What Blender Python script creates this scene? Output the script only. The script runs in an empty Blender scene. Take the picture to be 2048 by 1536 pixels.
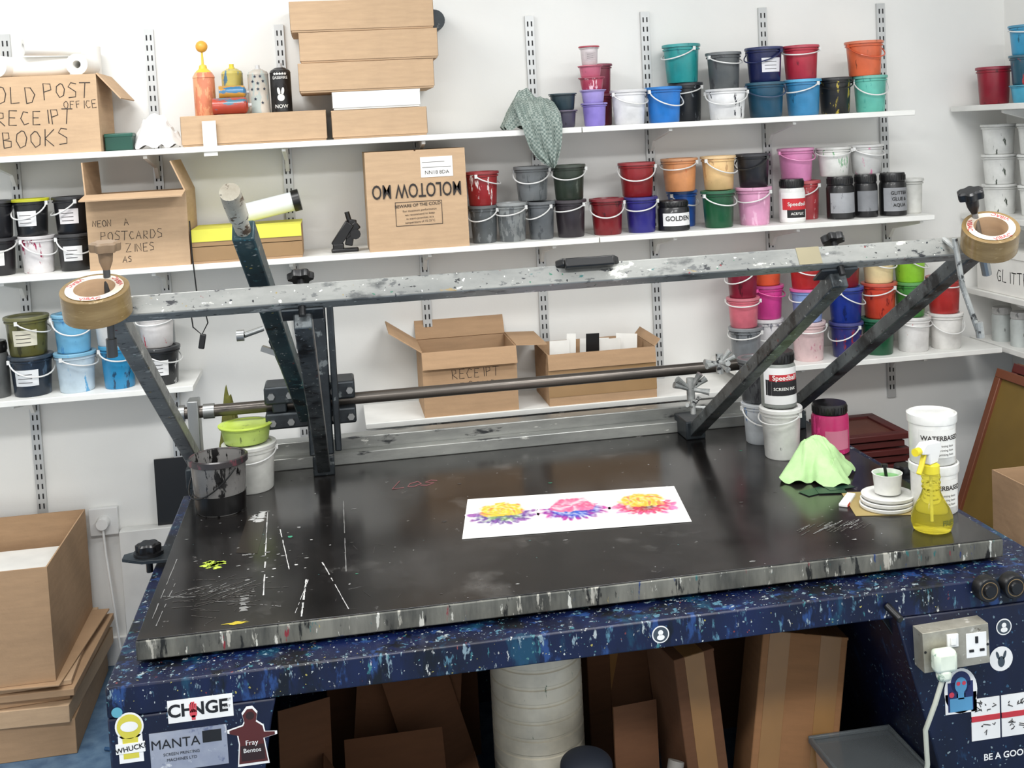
import bpy, random
from math import *
from mathutils import Vector as V, Matrix as M, Euler, noise as NZ
random.seed(7)
S=bpy.context.scene; COL=S.collection
FZ=0.15   # floor level
# ------------------------------------------------------------ materials
def lin(c):
    o=[]
    for v in c[:3]:
        v=v/255; o.append(v/12.92 if v<=.04045 else ((v+.055)/1.055)**2.4)
    return (*o,1)
MC={}
def newmat(key):
    m=bpy.data.materials.new(key); m.use_nodes=True
    return m,m.node_tree,m.node_tree.nodes['Principled BSDF']
def coords(nt,scale=(1,1,1),off=(0,0,0)):
    tc=nt.nodes.new('ShaderNodeTexCoord'); mp=nt.nodes.new('ShaderNodeMapping')
    mp.inputs['Scale'].default_value=scale; mp.inputs['Location'].default_value=off; nt.links.new(tc.outputs['Object'],mp.inputs[0]); return mp.outputs[0]
def noise(nt,co,scale,detail=3,rough=.5):
    n=nt.nodes.new('ShaderNodeTexNoise'); n.inputs['Scale'].default_value=scale; n.inputs['Detail'].default_value=detail
    n.inputs['Roughness'].default_value=rough; nt.links.new(co,n.inputs['Vector']); return n
def ramp(nt,fac,stops,const=False):
    r=nt.nodes.new('ShaderNodeValToRGB'); e=r.color_ramp
    if const: e.interpolation='CONSTANT'
    while len(e.elements)<len(stops): e.elements.new(.5)
    for el,(p,c) in zip(e.elements,stops): el.position=p; el.color=c if len(c)==4 else lin(c)
    nt.links.new(fac,r.inputs[0]); return r.outputs[0]
def mix(nt,fac,a,b):
    x=nt.nodes.new('ShaderNodeMix'); x.data_type='RGBA'
    for s,i in ((fac,0),(a,6),(b,7)):
        if hasattr(s,'is_output'): nt.links.new(s,x.inputs[i])
        else: x.inputs[i].default_value=s
    return x.outputs[2]
def bump(nt,b,h,s,d=.002):
    n=nt.nodes.new('ShaderNodeBump'); n.inputs['Strength'].default_value=s; n.inputs['Distance'].default_value=d
    nt.links.new(h,n.inputs['Height']); nt.links.new(n.outputs[0],b.inputs['Normal'])
def plain(col,rough=.5,metal=0,alpha=None,spec=.5):
    k=('plain',tuple(col),rough,metal,alpha)
    if k in MC: return MC[k]
    m,nt,b=newmat('mat_plain')
    n=noise(nt,coords(nt),12,2)
    b.inputs['Roughness'].default_value=rough; b.inputs['Metallic'].default_value=metal
    nt.links.new(ramp(nt,n.outputs[0],[(.3,tuple(v*.95 for v in col)),(.7,col)]),b.inputs['Base Color'])
    if alpha: b.inputs['Transmission Weight'].default_value=alpha; b.inputs['IOR'].default_value=1.3
    MC[k]=m; return m
def plastic(col,drip=None,rough=.36,amt=.58):
    k=('plastic',tuple(col),tuple(drip) if drip else None,rough,amt)
    if k in MC: return MC[k]
    m,nt,b=newmat('mat_plastic')
    if not drip:
        drip=tuple(v*.62 for v in col) if sum(col)>200 else tuple(v*.8+46 for v in col); amt=.635
        if sum(col)>640: amt=.69
    n=noise(nt,coords(nt,(1,1,.3),(random.random()*9,0,0)),42,6,.65)
    n2=noise(nt,coords(nt,(1,1,1),(random.random()*9,0,0)),9,4,.6)
    base=ramp(nt,n2.outputs[0],[(.35,tuple(v*.86 for v in col)),(.62,col)])
    base=mix(nt,ramp(nt,n.outputs[0],[(amt,(0,0,0)),(amt+.03,(255,255,255))]),base,lin(drip))
    nt.links.new(base,b.inputs['Base Color']); b.inputs['Roughness'].default_value=rough
    b.inputs['Coat Weight'].default_value=.15
    MC[k]=m; return m
def card(col=(190,152,112),k2=0):
    k=('card',tuple(col))
    if k in MC: return MC[k]
    m,nt,b=newmat('mat_cardboard')
    n=noise(nt,coords(nt,(1,1,8)),10,5,.6); n3=noise(nt,coords(nt),3,6,.7)
    c=ramp(nt,n.outputs[0],[(.3,tuple(v*.94 for v in col)),(.7,col)])
    c=mix(nt,ramp(nt,n3.outputs[0],[(.52,(0,0,0)),(.75,(150,150,150))]),c,lin(tuple(v*.82 for v in col)))
    nt.links.new(c,b.inputs['Base Color'])
    b.inputs['Roughness'].default_value=.85; b.inputs['Specular IOR Level'].default_value=.2
    w=noise(nt,coords(nt,(1,1,1)),25,4); bump(nt,b,w.outputs[0],.35,.005)
    MC[k]=m; return m
# worn painted metal: noise patches (colour, scale, threshold, softness) + fine droplets
def worn(name,base,base2,patches,rough=.4,metal=0,drops=None,stretch=(1,1,1),nscale=7,spec=.5,coat=0):
    if name in MC: return MC[name]
    m,nt,b=newmat(name)
    co=coords(nt,stretch)
    n=noise(nt,co,nscale,6,.65); c=ramp(nt,n.outputs[0],[(.36,base),(.66,base2)])
    for i,(col,sc,th,soft) in enumerate(patches):
        pn=noise(nt,coords(nt,stretch,(3.1*i+1,1.7*i,.9*i)),sc,8,.62)
        c=mix(nt,ramp(nt,pn.outputs[0],[(th,(0,0,0)),(th+soft,(255,255,255))]),c,lin(col))
    if drops:
        for sc,thr,pal in drops:
            cd=coords(nt); nd=noise(nt,cd,sc*.5,3); ad=nt.nodes.new('ShaderNodeVectorMath'); ad.operation='MULTIPLY_ADD'
            ad.inputs[1].default_value=(1.8/sc,)*3; nt.links.new(nd.outputs['Color'],ad.inputs[0]); nt.links.new(cd,ad.inputs[2])
            v=nt.nodes.new('ShaderNodeTexVoronoi'); v.inputs['Scale'].default_value=sc; nt.links.new(ad.outputs[0],v.inputs['Vector'])
            sp=nt.nodes.new('ShaderNodeSeparateColor'); nt.links.new(v.outputs['Color'],sp.inputs[0])
            pw=nt.nodes.new('ShaderNodeMath'); pw.operation='POWER'; nt.links.new(sp.outputs[0],pw.inputs[0]); pw.inputs[1].default_value=5
            ml=nt.nodes.new('ShaderNodeMath'); ml.operation='MULTIPLY'; nt.links.new(pw.outputs[0],ml.inputs[0]); ml.inputs[1].default_value=thr
            lt=nt.nodes.new('ShaderNodeMath'); lt.operation='LESS_THAN'; nt.links.new(v.outputs['Distance'],lt.inputs[0]); nt.links.new(ml.outputs[0],lt.inputs[1])
            pc=ramp(nt,sp.outputs[1],[(i/len(pal),p) for i,p in enumerate(pal)],True)
            c=mix(nt,lt.outputs[0],c,pc)
    nt.links.new(c,b.inputs['Base Color'])
    b.inputs['Roughness'].default_value=rough; b.inputs['Metallic'].default_value=metal; b.inputs['Specular IOR Level'].default_value=spec
    MC[name]=m; return m
WHITE=(236,236,232); BLACK=(18,18,20)
m_white=plastic(WHITE,None,.35); m_black=plain((16,16,18),.35); m_paper=plain((238,237,232),.8); m_steel=plain((150,152,152),.35,.8)
DP=[(150,158,160),(46,92,104),(184,190,188),(70,106,134),(130,134,132),(120,50,50),(170,176,174),(150,142,76),(70,114,116),(150,152,152)]
m_dsteel=worn('mat_dark_steel',(28,33,38),(54,61,66),[((104,110,112),26,.62,.06),((150,152,150),60,.67,.04)],.42,.35)
m_arm=worn('mat_arm_steel',(54,60,64),(100,106,108),[((24,28,32),16,.52,.12),((160,164,162),44,.64,.03),((24,28,32),60,.62,.03),((120,60,56),30,.7,.03),((60,110,112),34,.7,.03)],.4,.4,[(140,.35,DP)])
m_bar=worn('mat_bar_steel',(110,112,110),(146,147,143),[((78,80,80),18,.57,.08),((190,190,184),30,.62,.04),((40,42,46),36,.63,.03),((138,122,88),36,.68,.03),((50,100,100),40,.685,.03),((126,48,54),46,.7,.02),((28,30,34),80,.65,.02),((206,206,200),70,.66,.03),((90,92,92),60,.6,.04)],.4,.3,[(120,.32,[(200,200,195),(30,30,34),(60,104,86),(196,196,190),(140,122,70),(40,44,50),(180,180,176),(120,46,52),(60,60,64),(170,170,170)])],(.45,1,1))
m_navy=worn('mat_navy_paint',(5,10,34),(11,24,64),[((18,60,84),14,.56,.08),((34,62,112),26,.57,.06),((80,120,138),34,.61,.04),((160,170,172),40,.645,.03),((3,6,16),12,.54,.06),((120,140,150),64,.63,.03),((56,110,118),50,.65,.03),((196,198,194),84,.665,.02),((130,64,62),50,.71,.02),((170,160,100),54,.715,.02)],.36,0,[(160,.36,DP)],(.9,1,.32))
m_navyd=worn('mat_navy_panel',(5,10,32),(8,18,50),[((22,50,80),22,.61,.06),((110,130,140),70,.68,.02)],.42,0,[(150,.4,[(100,120,130),(40,74,100),(120,136,140),(60,100,120)])],(1,1,.4))
m_edge=worn('mat_bed_edge',(62,63,60),(124,124,116),[((172,170,160),34,.6,.03),((28,30,30),40,.59,.04),((200,200,192),66,.64,.02),((46,104,104),46,.645,.02),((130,46,56),50,.67,.02),((34,58,106),46,.665,.02),((180,160,70),46,.695,.02),((18,19,20),26,.65,.03),((196,200,196),26,.68,.02)],.5,.2,None,(1,1,.22),12)
m_bed=worn('mat_bed_top',(16,14,14),(34,32,31),[((54,52,51),2.6,.47,.22),((84,82,80),5,.6,.16),((106,104,102),26,.66,.08),((130,128,124),80,.72,.03)],.19,0,[(50,.12,[(140,140,138),(90,90,90),(150,150,150),(60,90,88)])],(1,1,1),3,.6)
m_card=card((198,168,136)); m_card2=card((180,148,116)); m_card_shade=card((92,62,42)); m_card4=card((134,96,64)); m_tape=plain((160,128,90),.25)  # third cardboard is darkened to paint in the shade under the press
m_ink=plain((44,38,36),.7)
# ------------------------------------------------------------ mesh builder
TXT={}
def textmesh(s,bold=0):
    k=(s,bold)
    if k in TXT: return TXT[k]
    cu=bpy.data.curves.new('t','FONT'); cu.body=s; cu.size=1; cu.align_x='CENTER'; cu.align_y='CENTER'; cu.resolution_u=3; cu.offset=bold
    ob=bpy.data.objects.new('t',cu); COL.objects.link(ob); bpy.context.view_layer.update()
    me=bpy.data.meshes.new_from_object(ob.evaluated_get(bpy.context.evaluated_depsgraph_get()))
    r=([v.co.copy() for v in me.vertices],[tuple(p.vertices) for p in me.polygons])
    bpy.data.objects.remove(ob); bpy.data.curves.remove(cu); bpy.data.meshes.remove(me)
    TXT[k]=r; return r
HF={'O':[[(.5,1),(.15,.8),(.1,.4),(.4,0),(.8,.15),(.9,.6),(.7,.95),(.5,1)]],'L':[[(.15,1),(.12,0),(.8,.03)]],'D':[[(.15,0),(.15,1),(.6,.95),(.9,.5),(.6,.05),(.12,0)]],
'P':[[(.15,0),(.15,1),(.7,.95),(.75,.6),(.15,.48)]],'S':[[(.85,.9),(.4,1),(.15,.75),(.75,.4),(.7,.08),(.1,.05)]],'T':[[(0,.97),(.95,1)],[(.5,1),(.45,0)]],
'F':[[(.15,0),(.15,1),(.85,1)],[(.15,.55),(.7,.55)]],'I':[[(.5,1),(.5,0)]],'C':[[(.85,.9),(.4,1),(.1,.5),(.4,.02),(.85,.12)]],'E':[[(.85,1),(.15,1),(.15,0),(.85,.02)],[(.15,.52),(.7,.52)]],
'R':[[(.15,0),(.15,1),(.7,.95),(.72,.6),(.15,.5),(.85,0)]],'B':[[(.15,0),(.15,1),(.65,.95),(.65,.58),(.15,.52),(.8,.4),(.75,.05),(.15,0)]],'K':[[(.15,1),(.15,0)],[(.85,1),(.15,.45),(.85,0)]],
'N':[[(.12,0),(.12,1),(.85,0),(.85,1)]],'G':[[(.85,.9),(.4,1),(.1,.5),(.4,.02),(.85,.1),(.85,.45),(.5,.45)]],'A':[[(.05,0),(.5,1),(.9,0)],[(.2,.38),(.75,.38)]],'Z':[[(.1,1),(.9,1),(.08,0),(.9,.02)]],
'U':[[(.1,1),(.15,.2),(.5,0),(.85,.2),(.88,1)]],'M':[[(.05,0),(.15,1),(.5,.3),(.85,1),(.95,0)]],'o':[[(.5,.6),(.15,.4),(.2,.05),(.6,0),(.85,.3),(.5,.6)]],'s':[[(.8,.5),(.4,.6),(.2,.4),(.75,.25),(.5,0),(.1,.08)]],
'&':[[(.9,0),(.3,.8),(.5,1),(.65,.8),(.1,.3),(.3,0),(.8,.4)]]}
class MB:
    def __init__(s): s.v=[];s.f=[];s.m=[]
    def add(s,vs,fs,m=0,T=None):
        o=len(s.v)
        s.v+= [tuple(T@V(p)) if T else tuple(p) for p in vs]
        s.f+= [tuple(i+o for i in f) for f in fs]; s.m+=[m]*len(fs); return s
    def box(s,c,sz,m=0,R=None):
        x,y,z=[a/2 for a in sz]
        vs=[V((i*x,j*y,k*z)) for i in(-1,1) for j in(-1,1) for k in(-1,1)]
        if R is not None: vs=[R@p for p in vs]
        vs=[p+V(c) for p in vs]
        return s.add(vs,[(0,1,3,2),(4,6,7,5),(0,4,5,1),(2,3,7,6),(0,2,6,4),(1,5,7,3)],m)
    def bb(s,x0,x1,y0,y1,z0,z1,m=0): return s.box(((x0+x1)/2,(y0+y1)/2,(z0+z1)/2),(x1-x0,y1-y0,z1-z0),m)
    def lathe(s,prof,n=32,m=0,T=None):
        vs=[];rows=[]
        for r,z in prof:
            if r<1e-6: rows.append([len(vs)]); vs.append((0,0,z))
            else:
                rows.append(list(range(len(vs),len(vs)+n))); vs+=[(r*cos(2*pi*i/n),r*sin(2*pi*i/n),z) for i in range(n)]
        fs=[]
        for a,b in zip(rows,rows[1:]):
            for i in range(n):
                j=(i+1)%n
                if len(a)==1 and len(b)==1: continue
                if len(a)==1: fs.append((a[0],b[j],b[i]))
                elif len(b)==1: fs.append((a[i],a[j],b[0]))
                else: fs.append((a[i],a[j],b[j],b[i]))
        return s.add(vs,fs,m,T)
    def tube(s,pts,r,n=8,m=0):
        pts=[V(p) for p in pts]; vs=[];fs=[]; up=None
        for i,p in enumerate(pts):
            t=(pts[min(i+1,len(pts)-1)]-pts[max(i-1,0)]).normalized()
            if up is None: up=t.orthogonal().normalized()
            up=(up-t*up.dot(t)).normalized(); w=t.cross(up)
            rr=r[i] if isinstance(r,(list,tuple)) else r
            vs+=[p+(up*cos(2*pi*k/n)+w*sin(2*pi*k/n))*rr for k in range(n)]
        for i in range(len(pts)-1):
            for k in range(n):
                a=i*n+k;b=i*n+(k+1)%n; fs.append((a,b,b+n,a+n))
        fs.append(tuple(range(n))[::-1]); L=(len(pts)-1)*n; fs.append(tuple(range(L,L+n)))
        return s.add(vs,fs,m)
    def beam(s,p0,p1,w,h,up=(0,0,1),m=0):
        p0=V(p0);p1=V(p1);t=(p1-p0).normalized();u=V(up);u=(u-t*u.dot(t)).normalized();x=t.cross(u)
        R=M((x,t,u)).transposed()
        return s.box((p0+p1)/2,(w,(p1-p0).length,h),m,R)
    def prism(s,poly,a,b,axis='z',m=0):
        def P(u,v,w): return {'z':(u,v,w),'y':(u,w,v),'x':(w,u,v)}[axis]
        n=len(poly); vs=[P(u,v,a) for u,v in poly]+[P(u,v,b) for u,v in poly]
        fs=[tuple(range(n))[::-1],tuple(range(n,2*n))]+[(i,(i+1)%n,(i+1)%n+n,i+n) for i in range(n)]
        return s.add(vs,fs,m)
    def text(s,t,size,loc,rot=(pi/2,0,0),m=0,bold=0,sx=1):
        vs,fs=textmesh(t,bold); T=M.Translation(V(loc))@Euler(rot).to_matrix().to_4x4()@M.Diagonal((size*sx,size,1,1))
        return s.add(vs,fs,m,T)
    def ctext(s,t,size,R,z,m=0,bold=0,a0=0):   # lettering wrapped round a cylinder, facing -Y
        vs,fs=textmesh(t,bold)
        return s.add([(R*sin(v.x*size/R+a0),-R*cos(v.x*size/R+a0),z+v.y*size) for v in vs],fs,m)
    def hand(s,t,size,x0,z0,y,m=0,th=.0014,plane='xz',sp=1.0,slant=0):   # marker-pen strokes
        rnd=random.Random(len(t)*7+int(size*1e4)); x=x0
        for ch in t:
            if ch==' ': x+=size*.6; continue
            sc=size*rnd.uniform(.88,1.1); dz=rnd.uniform(-.06,.06)*size; ro=rnd.uniform(-.1,.1)
            for pl in HF[ch]:
                pts=[]
                for u,w in pl:
                    a=(u-.5)*sc*.72; b=(w-.5)*sc; p=(x+size*.36+a*cos(ro)-b*sin(ro)+slant*b, z0+dz+a*sin(ro)+b*cos(ro))
                    pts.append((p[0],y,p[1]) if plane=='xz' else (p[0],p[1],y))
                s.tube(pts,th,5,m)
            x+=size*.78*sp*(.6 if ch=='I' else 1)
        return s
    def disc(s,c,r,n=24,m=0,rot=(0,0,0),sx=1,sy=1):
        T=M.Translation(V(c))@Euler(rot).to_matrix().to_4x4()
        return s.add([(r*sx*cos(2*pi*i/n),r*sy*sin(2*pi*i/n),0) for i in range(n)],[tuple(range(n))],m,T)
def thing(name,label,cat,loc=(0,0,0),rot=(0,0,0),group=None):
    o=bpy.data.objects.new(name,None); o.empty_display_size=.03; COL.objects.link(o)
    o.location=loc; o.rotation_euler=rot; o['label']=label; o['category']=cat
    if group: o['group']=group
    return o
def mesh(name,mb,mats,bev=0,smooth=True,parent=None,world=None,label=None):
    me=bpy.data.meshes.new(name)
    vs=mb.v
    if world is not None: vs=[tuple(V(p)-V(world)) for p in vs]
    me.from_pydata(vs,[],mb.f)
    if not isinstance(mats,(list,tuple)): mats=[mats]
    for m in mats: me.materials.append(m)
    me.polygons.foreach_set('material_index',mb.m); me.update()
    if smooth:
        me.polygons.foreach_set('use_smooth',[True]*len(me.polygons)); me.set_sharp_from_angle(angle=.6)
    o=bpy.data.objects.new(name,me); COL.objects.link(o)
    if parent: o.parent=parent
    if bev:
        b=o.modifiers.new('bevel','BEVEL'); b.width=bev; b.segments=2; b.limit_method='ANGLE'; b.angle_limit=.7
    if label: o['label']=label
    return o
def single(name,label,cat,mb,mats,loc=(0,0,0),rot=(0,0,0),group=None,bev=0):
    o=mesh(name,mb,mats,bev); o.location=loc; o.rotation_euler=rot; o['label']=label; o['category']=cat
    if group: o['group']=group
    return o
def struct(name,mb,mats,bev=0):
    o=mesh(name,mb,mats,bev); o['kind']='structure'; o['label']=name.replace('_',' '); return o
# ------------------------------------------------------------ room
def wallmat():
    m,nt,b=newmat('mat_wall_paint'); n=noise(nt,coords(nt),1.5,4)
    nt.links.new(ramp(nt,n.outputs[0],[(.3,(228,228,225)),(.7,(240,240,237))]),b.inputs['Base Color'])
    b.inputs['Roughness'].default_value=.7; n2=noise(nt,coords(nt),90,3); bump(nt,b,n2.outputs[0],.12); return m
m_wall=wallmat()
XR=2.43; XL=-2.6; YF=-5.2; CZ=2.85
struct('wall_back',MB().bb(XL-.1,XR+.1,0,.1,FZ-.05,CZ),m_wall)
struct('wall_right',MB().bb(XR,XR+.1,YF,0,FZ-.05,CZ),m_wall)
struct('wall_left',MB().bb(XL-.1,XL,YF,0,FZ-.05,CZ),m_wall)
struct('ceiling',MB().bb(XL-.1,XR+.1,YF,.1,CZ,CZ+.05),m_wall)
mf,nt,b=newmat('mat_floor'); n=noise(nt,coords(nt),25,5)
nt.links.new(ramp(nt,n.outputs[0],[(.35,(70,98,128)),(.65,(98,126,152))]),b.inputs['Base Color']); b.inputs['Roughness'].default_value=.5
struct('floor',MB().bb(XL-.1,XR+.1,YF,.1,FZ-.05,FZ),mf)
struct('baseboard_back',MB().bb(XL,XR,-.015,0,FZ,FZ+.09),m_wall)
# ------------------------------------------------------------ shelving
m_shelf=plain((236,236,232),.45); m_slot=plain((40,40,42),.8); m_upr=plain((200,202,202),.35,.3)
UPX=[-.976,-.544,-.137,.29,.687,1.087,1.509,1.948]
for x,zb in zip(UPX,[.66,.79,.79,.79,.79,.79,.79,.79]):
    mb=MB().bb(-.015,.015,-.012,0,0,2.2-zb)
    z=.03
    while z<2.2-zb-.03:
        for dx in(-.0065,.0065): mb.bb(dx-.0022,dx+.0022,-.0128,-.011,z,z+.017,1)
        z+=.032
    single('shelving_upright','slotted white metal shelving upright screwed to wall','shelf upright',mb,[m_upr,m_slot],(x,-.0005,zb),group='shelving uprights on the wall')
def shelf(x0,x1,zt,lab):
    r=thing('wall_shelf',lab,'shelf',((x0+x1)/2,-.14,zt-.018))
    mesh('shelf_board',MB().bb(x0,x1,-.27,-.014,zt-.018,zt),m_shelf,.002,parent=r,world=r.location)
    for u in UPX:
        if x0-.02<u<x1+.02:
            mb=MB().prism([(-.0135,zt-.019),(-.25,zt-.019),(-.25,zt-.028),(-.06,zt-.06),(-.03,zt-.095),(-.0135,zt-.095)],u-.006,u+.006,'x')
            mesh('bracket',mb,m_shelf,.001,parent=r,world=r.location)
shelf(-1.35,.79,1.82,'long white shelf carrying flat cartons and cans')
shelf(.793,1.925,1.82,'white shelf carrying bright paint buckets')
shelf(-1.35,.83,1.467,'white shelf carrying open cartons and dark tubs')
shelf(.833,1.985,1.467,'white shelf carrying stacked paint buckets and jars')
shelf(-1.35,-.45,1.10,'short white shelf carrying stacked blue buckets')
shelf(1.27,2.22,.997,'white shelf carrying three-high paint bucket stacks')
shelf(.06,1.33,.934,'low white shelf carrying open cartons')
for i,(zt,x0) in enumerate([(1.825,2.2),(1.44,2.23),(1.17,2.24),(.99,2.25)]):
    r=thing('side_shelf','white side wall shelf holding tubs and boxes','shelf',(2.32,-.7,zt-.02),group='side wall shelves')
    mesh('shelf_board',MB().bb(x0,XR,-1.4,-.02,zt-.02,zt),m_shelf,.002,parent=r,world=r.location)
    for y in(-.3,-.8,-1.2):
        mesh('bracket',MB().prism([(XR,zt-.021),(x0+.02,zt-.021),(x0+.02,zt-.03),(XR-.04,zt-.08),(XR,zt-.1)],y-.006,y+.006,'y'),m_shelf,.001,parent=r,world=r.location)
# ------------------------------------------------------------ buckets and jars
def rad(d,t): return d*(.415+.06*t)
def arcpatch(mb,rf,z0,z1,a0,a1,m=0,n=10,nz=3):
    vs=[];fs=[]
    for k in range(nz+1):
        z=z0+(z1-z0)*k/nz
        for i in range(n+1):
            a=a0+(a1-a0)*i/n; r=rf(z); vs.append((r*cos(a),r*sin(a),z))
    for k in range(nz):
        for i in range(n):
            p=k*(n+1)+i; fs.append((p,p+1,p+n+2,p+n+1))
    mb.add(vs,fs,m)
def bucket(x,y,z,d,h,col,desc,group,drip=None,lid=None,hc=None,lab=None,amt=.58,handle=True,name='paint_bucket',cup=False):
    r=thing(name,desc,'bucket',(x,y,z),(0,0,random.uniform(-.12,.12)),group)
    rt=rad(d,1)
    mb=MB().lathe([(0,0),(rad(d,0)-.003,0),(rad(d,0),.004),(rad(d,.85),.84*h),(rt+.003,.85*h),(rt+.0035,.885*h),(rt,.89*h),(rt,.955*h),(0,.955*h)],36)
    mesh('bucket_body',mb,plastic(col,drip,amt=amt),parent=r)
    lc=lid or tuple(min(255,v*.85+30) for v in col)
    mb=MB().lathe([(0,.962*h),(rt-.009,.962*h),(rt-.007,h),(rt+.004,h),(rt+.0055,.985*h),(rt+.0055,.925*h),(rt+.001,.92*h)],36)
    mesh('lid',mb,plastic(lc,drip if random.random()<.4 else None,amt=.64),parent=r)
    if handle:
        phi=-pi/2+random.uniform(-1.25,1.25); drop=h*random.uniform(.12,.42)
        pts=[];
        for i in range(19):
            t=i/18; a=phi-pi/2+pi*t; rr=rt+.005+.004*sin(pi*t); pts.append((rr*cos(a),rr*sin(a),.87*h-drop*sin(pi*t)**.8))
        mb=MB().tube(pts,.0023,6)
        for p in (pts[0],pts[-1]): mb.box(p,(.009,.009,.012))
        mesh('handle',mb,plastic(hc or (232,232,230)),parent=r)
    if lab:
        lcx,txt=lab; mb=MB(); rf=lambda q: rad(d,q/h)+.0009
        arcpatch(mb,rf,.28*h,.68*h,-pi/2-.62,-pi/2+.62)
        for k in range(3): arcpatch(mb,lambda q: rad(d,q/h)+.0014,(.36+.1*k)*h,(.375+.1*k)*h,-pi/2-.45,-pi/2+.3,1)
        mesh('paper_label',mb,[plain(lcx,.6),m_ink],parent=r)
    return z+h
def jar(x,y,z,d,h,col,desc,group,lidc=BLACK,bands=(),txt=None,tc=WHITE,drip=None,name='paint_jar'):
    r=thing(name,desc,'jar',(x,y,z),group=group); R=d/2
    mesh('jar_body',MB().lathe([(0,0),(R*.9,0),(R*.97,.03*h),(R*.97,.72*h),(R*.9,.79*h),(R*.8,.8*h),(0,.8*h)],36),plastic(col,drip),parent=r)
    mb=MB().lathe([(0,.8*h),(R*.88,.8*h),(R*.9,.82*h),(R*.9,.96*h),(R*.86,h),(0,h)],36)
    for i in range(30):
        a=2*pi*i/30; mb.box((R*.905*cos(a),R*.905*sin(a),.89*h),(.002,.003,.12*h),0,Euler((0,0,a)).to_matrix())
    mesh('screw_lid',mb,plastic(lidc),parent=r)
    if bands:
        mb=MB()
        mats=[]
        for z0,z1,c,w in bands:
            arcpatch(mb,lambda q: R*.97+.0006+.0003*len(mats),z0*h,z1*h,-pi/2-w,-pi/2+w,len(mats))
            mats.append(plastic(c,tuple(v*.75 for v in c),.5,.6) if 110<c[0]<200 else plain(c,.5))
        if txt:
            for i,(t,zz,s) in enumerate(txt): mb.ctext(t,s*d,R*.97+.0025,zz*h,len(mats),.012)
            mats.append(plain(tc,.5))
        mesh('jar_label',mb,mats,parent=r)
    return z+h
G1='paint buckets on the upper shelf'; G2='paint buckets on the middle shelf'; G3='paint buckets on the lower shelf'; GL='paint buckets on the short shelf'
B=' plastic paint bucket '
z1=1.82
z=bucket(.75,-.19,z1,.086,.056,(70,66,84),'small grey purple lidded pot under teal pot',G1,lid=(110,100,120),handle=False)
bucket(.75,-.19,z,.086,.054,(40,58,66),'small dark teal lidded pot on another pot',G1,handle=False)
z=bucket(.85,-.2,z1,.08,.075,(140,124,205),'lavender lidded paint pot at stack bottom',G1,handle=False)
z=bucket(.848,-.2,z,.08,.042,(165,150,215),'pale lavender lidded pot in tall stack',G1,handle=False)
z=bucket(.846,-.2,z,.08,.04,(180,64,92),'crimson lidded pot in tall stack',G1,drip=(240,200,210),handle=False)
z=bucket(.843,-.2,z,.075,.038,(214,112,140),'pink lidded pot in tall stack',G1,lid=(220,120,140),handle=False)
bucket(.842,-.2,z,.06,.062,(214,204,206),'small clear pot with red lid atop stack',G1,lid=(195,70,90),handle=False,lab=((190,180,182),None))
z=bucket(.905,-.075,z1,.08,.105,(110,30,48),'dark red lidded pot behind lavender pots',G1,handle=False)
bucket(.905,-.075,z,.078,.1,(120,40,60),'maroon lidded pot stacked behind pink pots',G1,handle=False)
bucket(.968,-.19,z1,.116,.112,(232,232,234),'clean white'+B+'with lid',G1)
bucket(1.086,-.19,z1,.118,.116,(28,120,205),'bright blue'+B+'with white handle',G1,lid=(40,130,210))
z=bucket(1.2,-.075,z1,.112,.13,(26,30,36),'black smeared'+B+'under a teal one',G1,drip=(120,125,130))
bucket(1.185,-.09,z,.124,.128,(38,150,150),'teal'+B+'with white handle',G1,drip=(25,110,120))
z=bucket(1.297,-.2,z1,.132,.1,(238,238,238),'white'+B+'with dark paint drips',G1,drip=(20,24,40),amt=.6)
bucket(1.31,-.15,z,.114,.122,(92,96,98),'dark grey'+B+'on white bucket',G1,drip=(60,62,66))
z=bucket(1.44,-.18,z1,.126,.116,(20,72,98),'deep petrol blue'+B+'with handle',G1,hc=(60,80,110))
bucket(1.44,-.18,z,.122,.115,(16,26,76),'navy'+B+'with small white label',G1,lab=((220,220,225),None),hc=(30,40,90))
z=bucket(1.572,-.18,z1,.12,.12,(60,140,190),'sky blue'+B+'under a red one',G1,lid=(90,170,210))
bucket(1.568,-.18,z,.12,.112,(180,44,64),'crimson'+B+'with white handle',G1)
bucket(1.695,-.16,z1,.112,.122,(24,24,26),'black'+B+'with yellow drips',G1,drip=(180,160,60),hc=(30,30,30),amt=.58)
z=bucket(1.812,-.18,z1,.112,.122,(100,186,170),'mint green'+B+'with drips',G1,drip=(60,150,140))
bucket(1.795,-.18,z,.124,.116,(220,106,66),'orange'+B+'with orange handle',G1,hc=(220,90,50))
z2=1.467
z=bucket(.474,-.19,z2,.092,.12,(84,88,90),'dark grey'+B+'beside cardboard box',G2,drip=(120,124,126))
bucket(.474,-.19,z,.106,.108,(150,32,36),'red'+B+'with white smears',G2,drip=(226,215,212))
bucket(.563,-.2,z2,.1,.124,(140,144,144),'silvery grey'+B+'smeared with paint',G2,drip=(90,94,96),amt=.52)
z=bucket(.66,-.19,z2,.092,.121,(96,100,104),'grey'+B+'with white handle',G2,drip=(60,64,68))
bucket(.64,-.17,z+.004,.113,.11,(112,116,118),'mid grey'+B+'on two buckets',G2,drip=(84,88,90))
z=bucket(.757,-.19,z2,.103,.121,(46,40,46),'black'+B+'under dark green one',G2)
bucket(.757,-.19,z,.108,.113,(44,54,44),'dark olive green'+B+'with handle',G2)
bucket(.879,-.19,z2,.109,.118,(120,22,30),'dark red'+B+'with handle',G2,drip=(70,14,20))
z=bucket(.994,-.19,z2,.106,.116,(38,34,120),'deep violet blue'+B+'with handle',G2)
bucket(.99,-.17,z,.118,.112,(140,30,36),'dark red'+B+'on violet bucket',G2)
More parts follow.
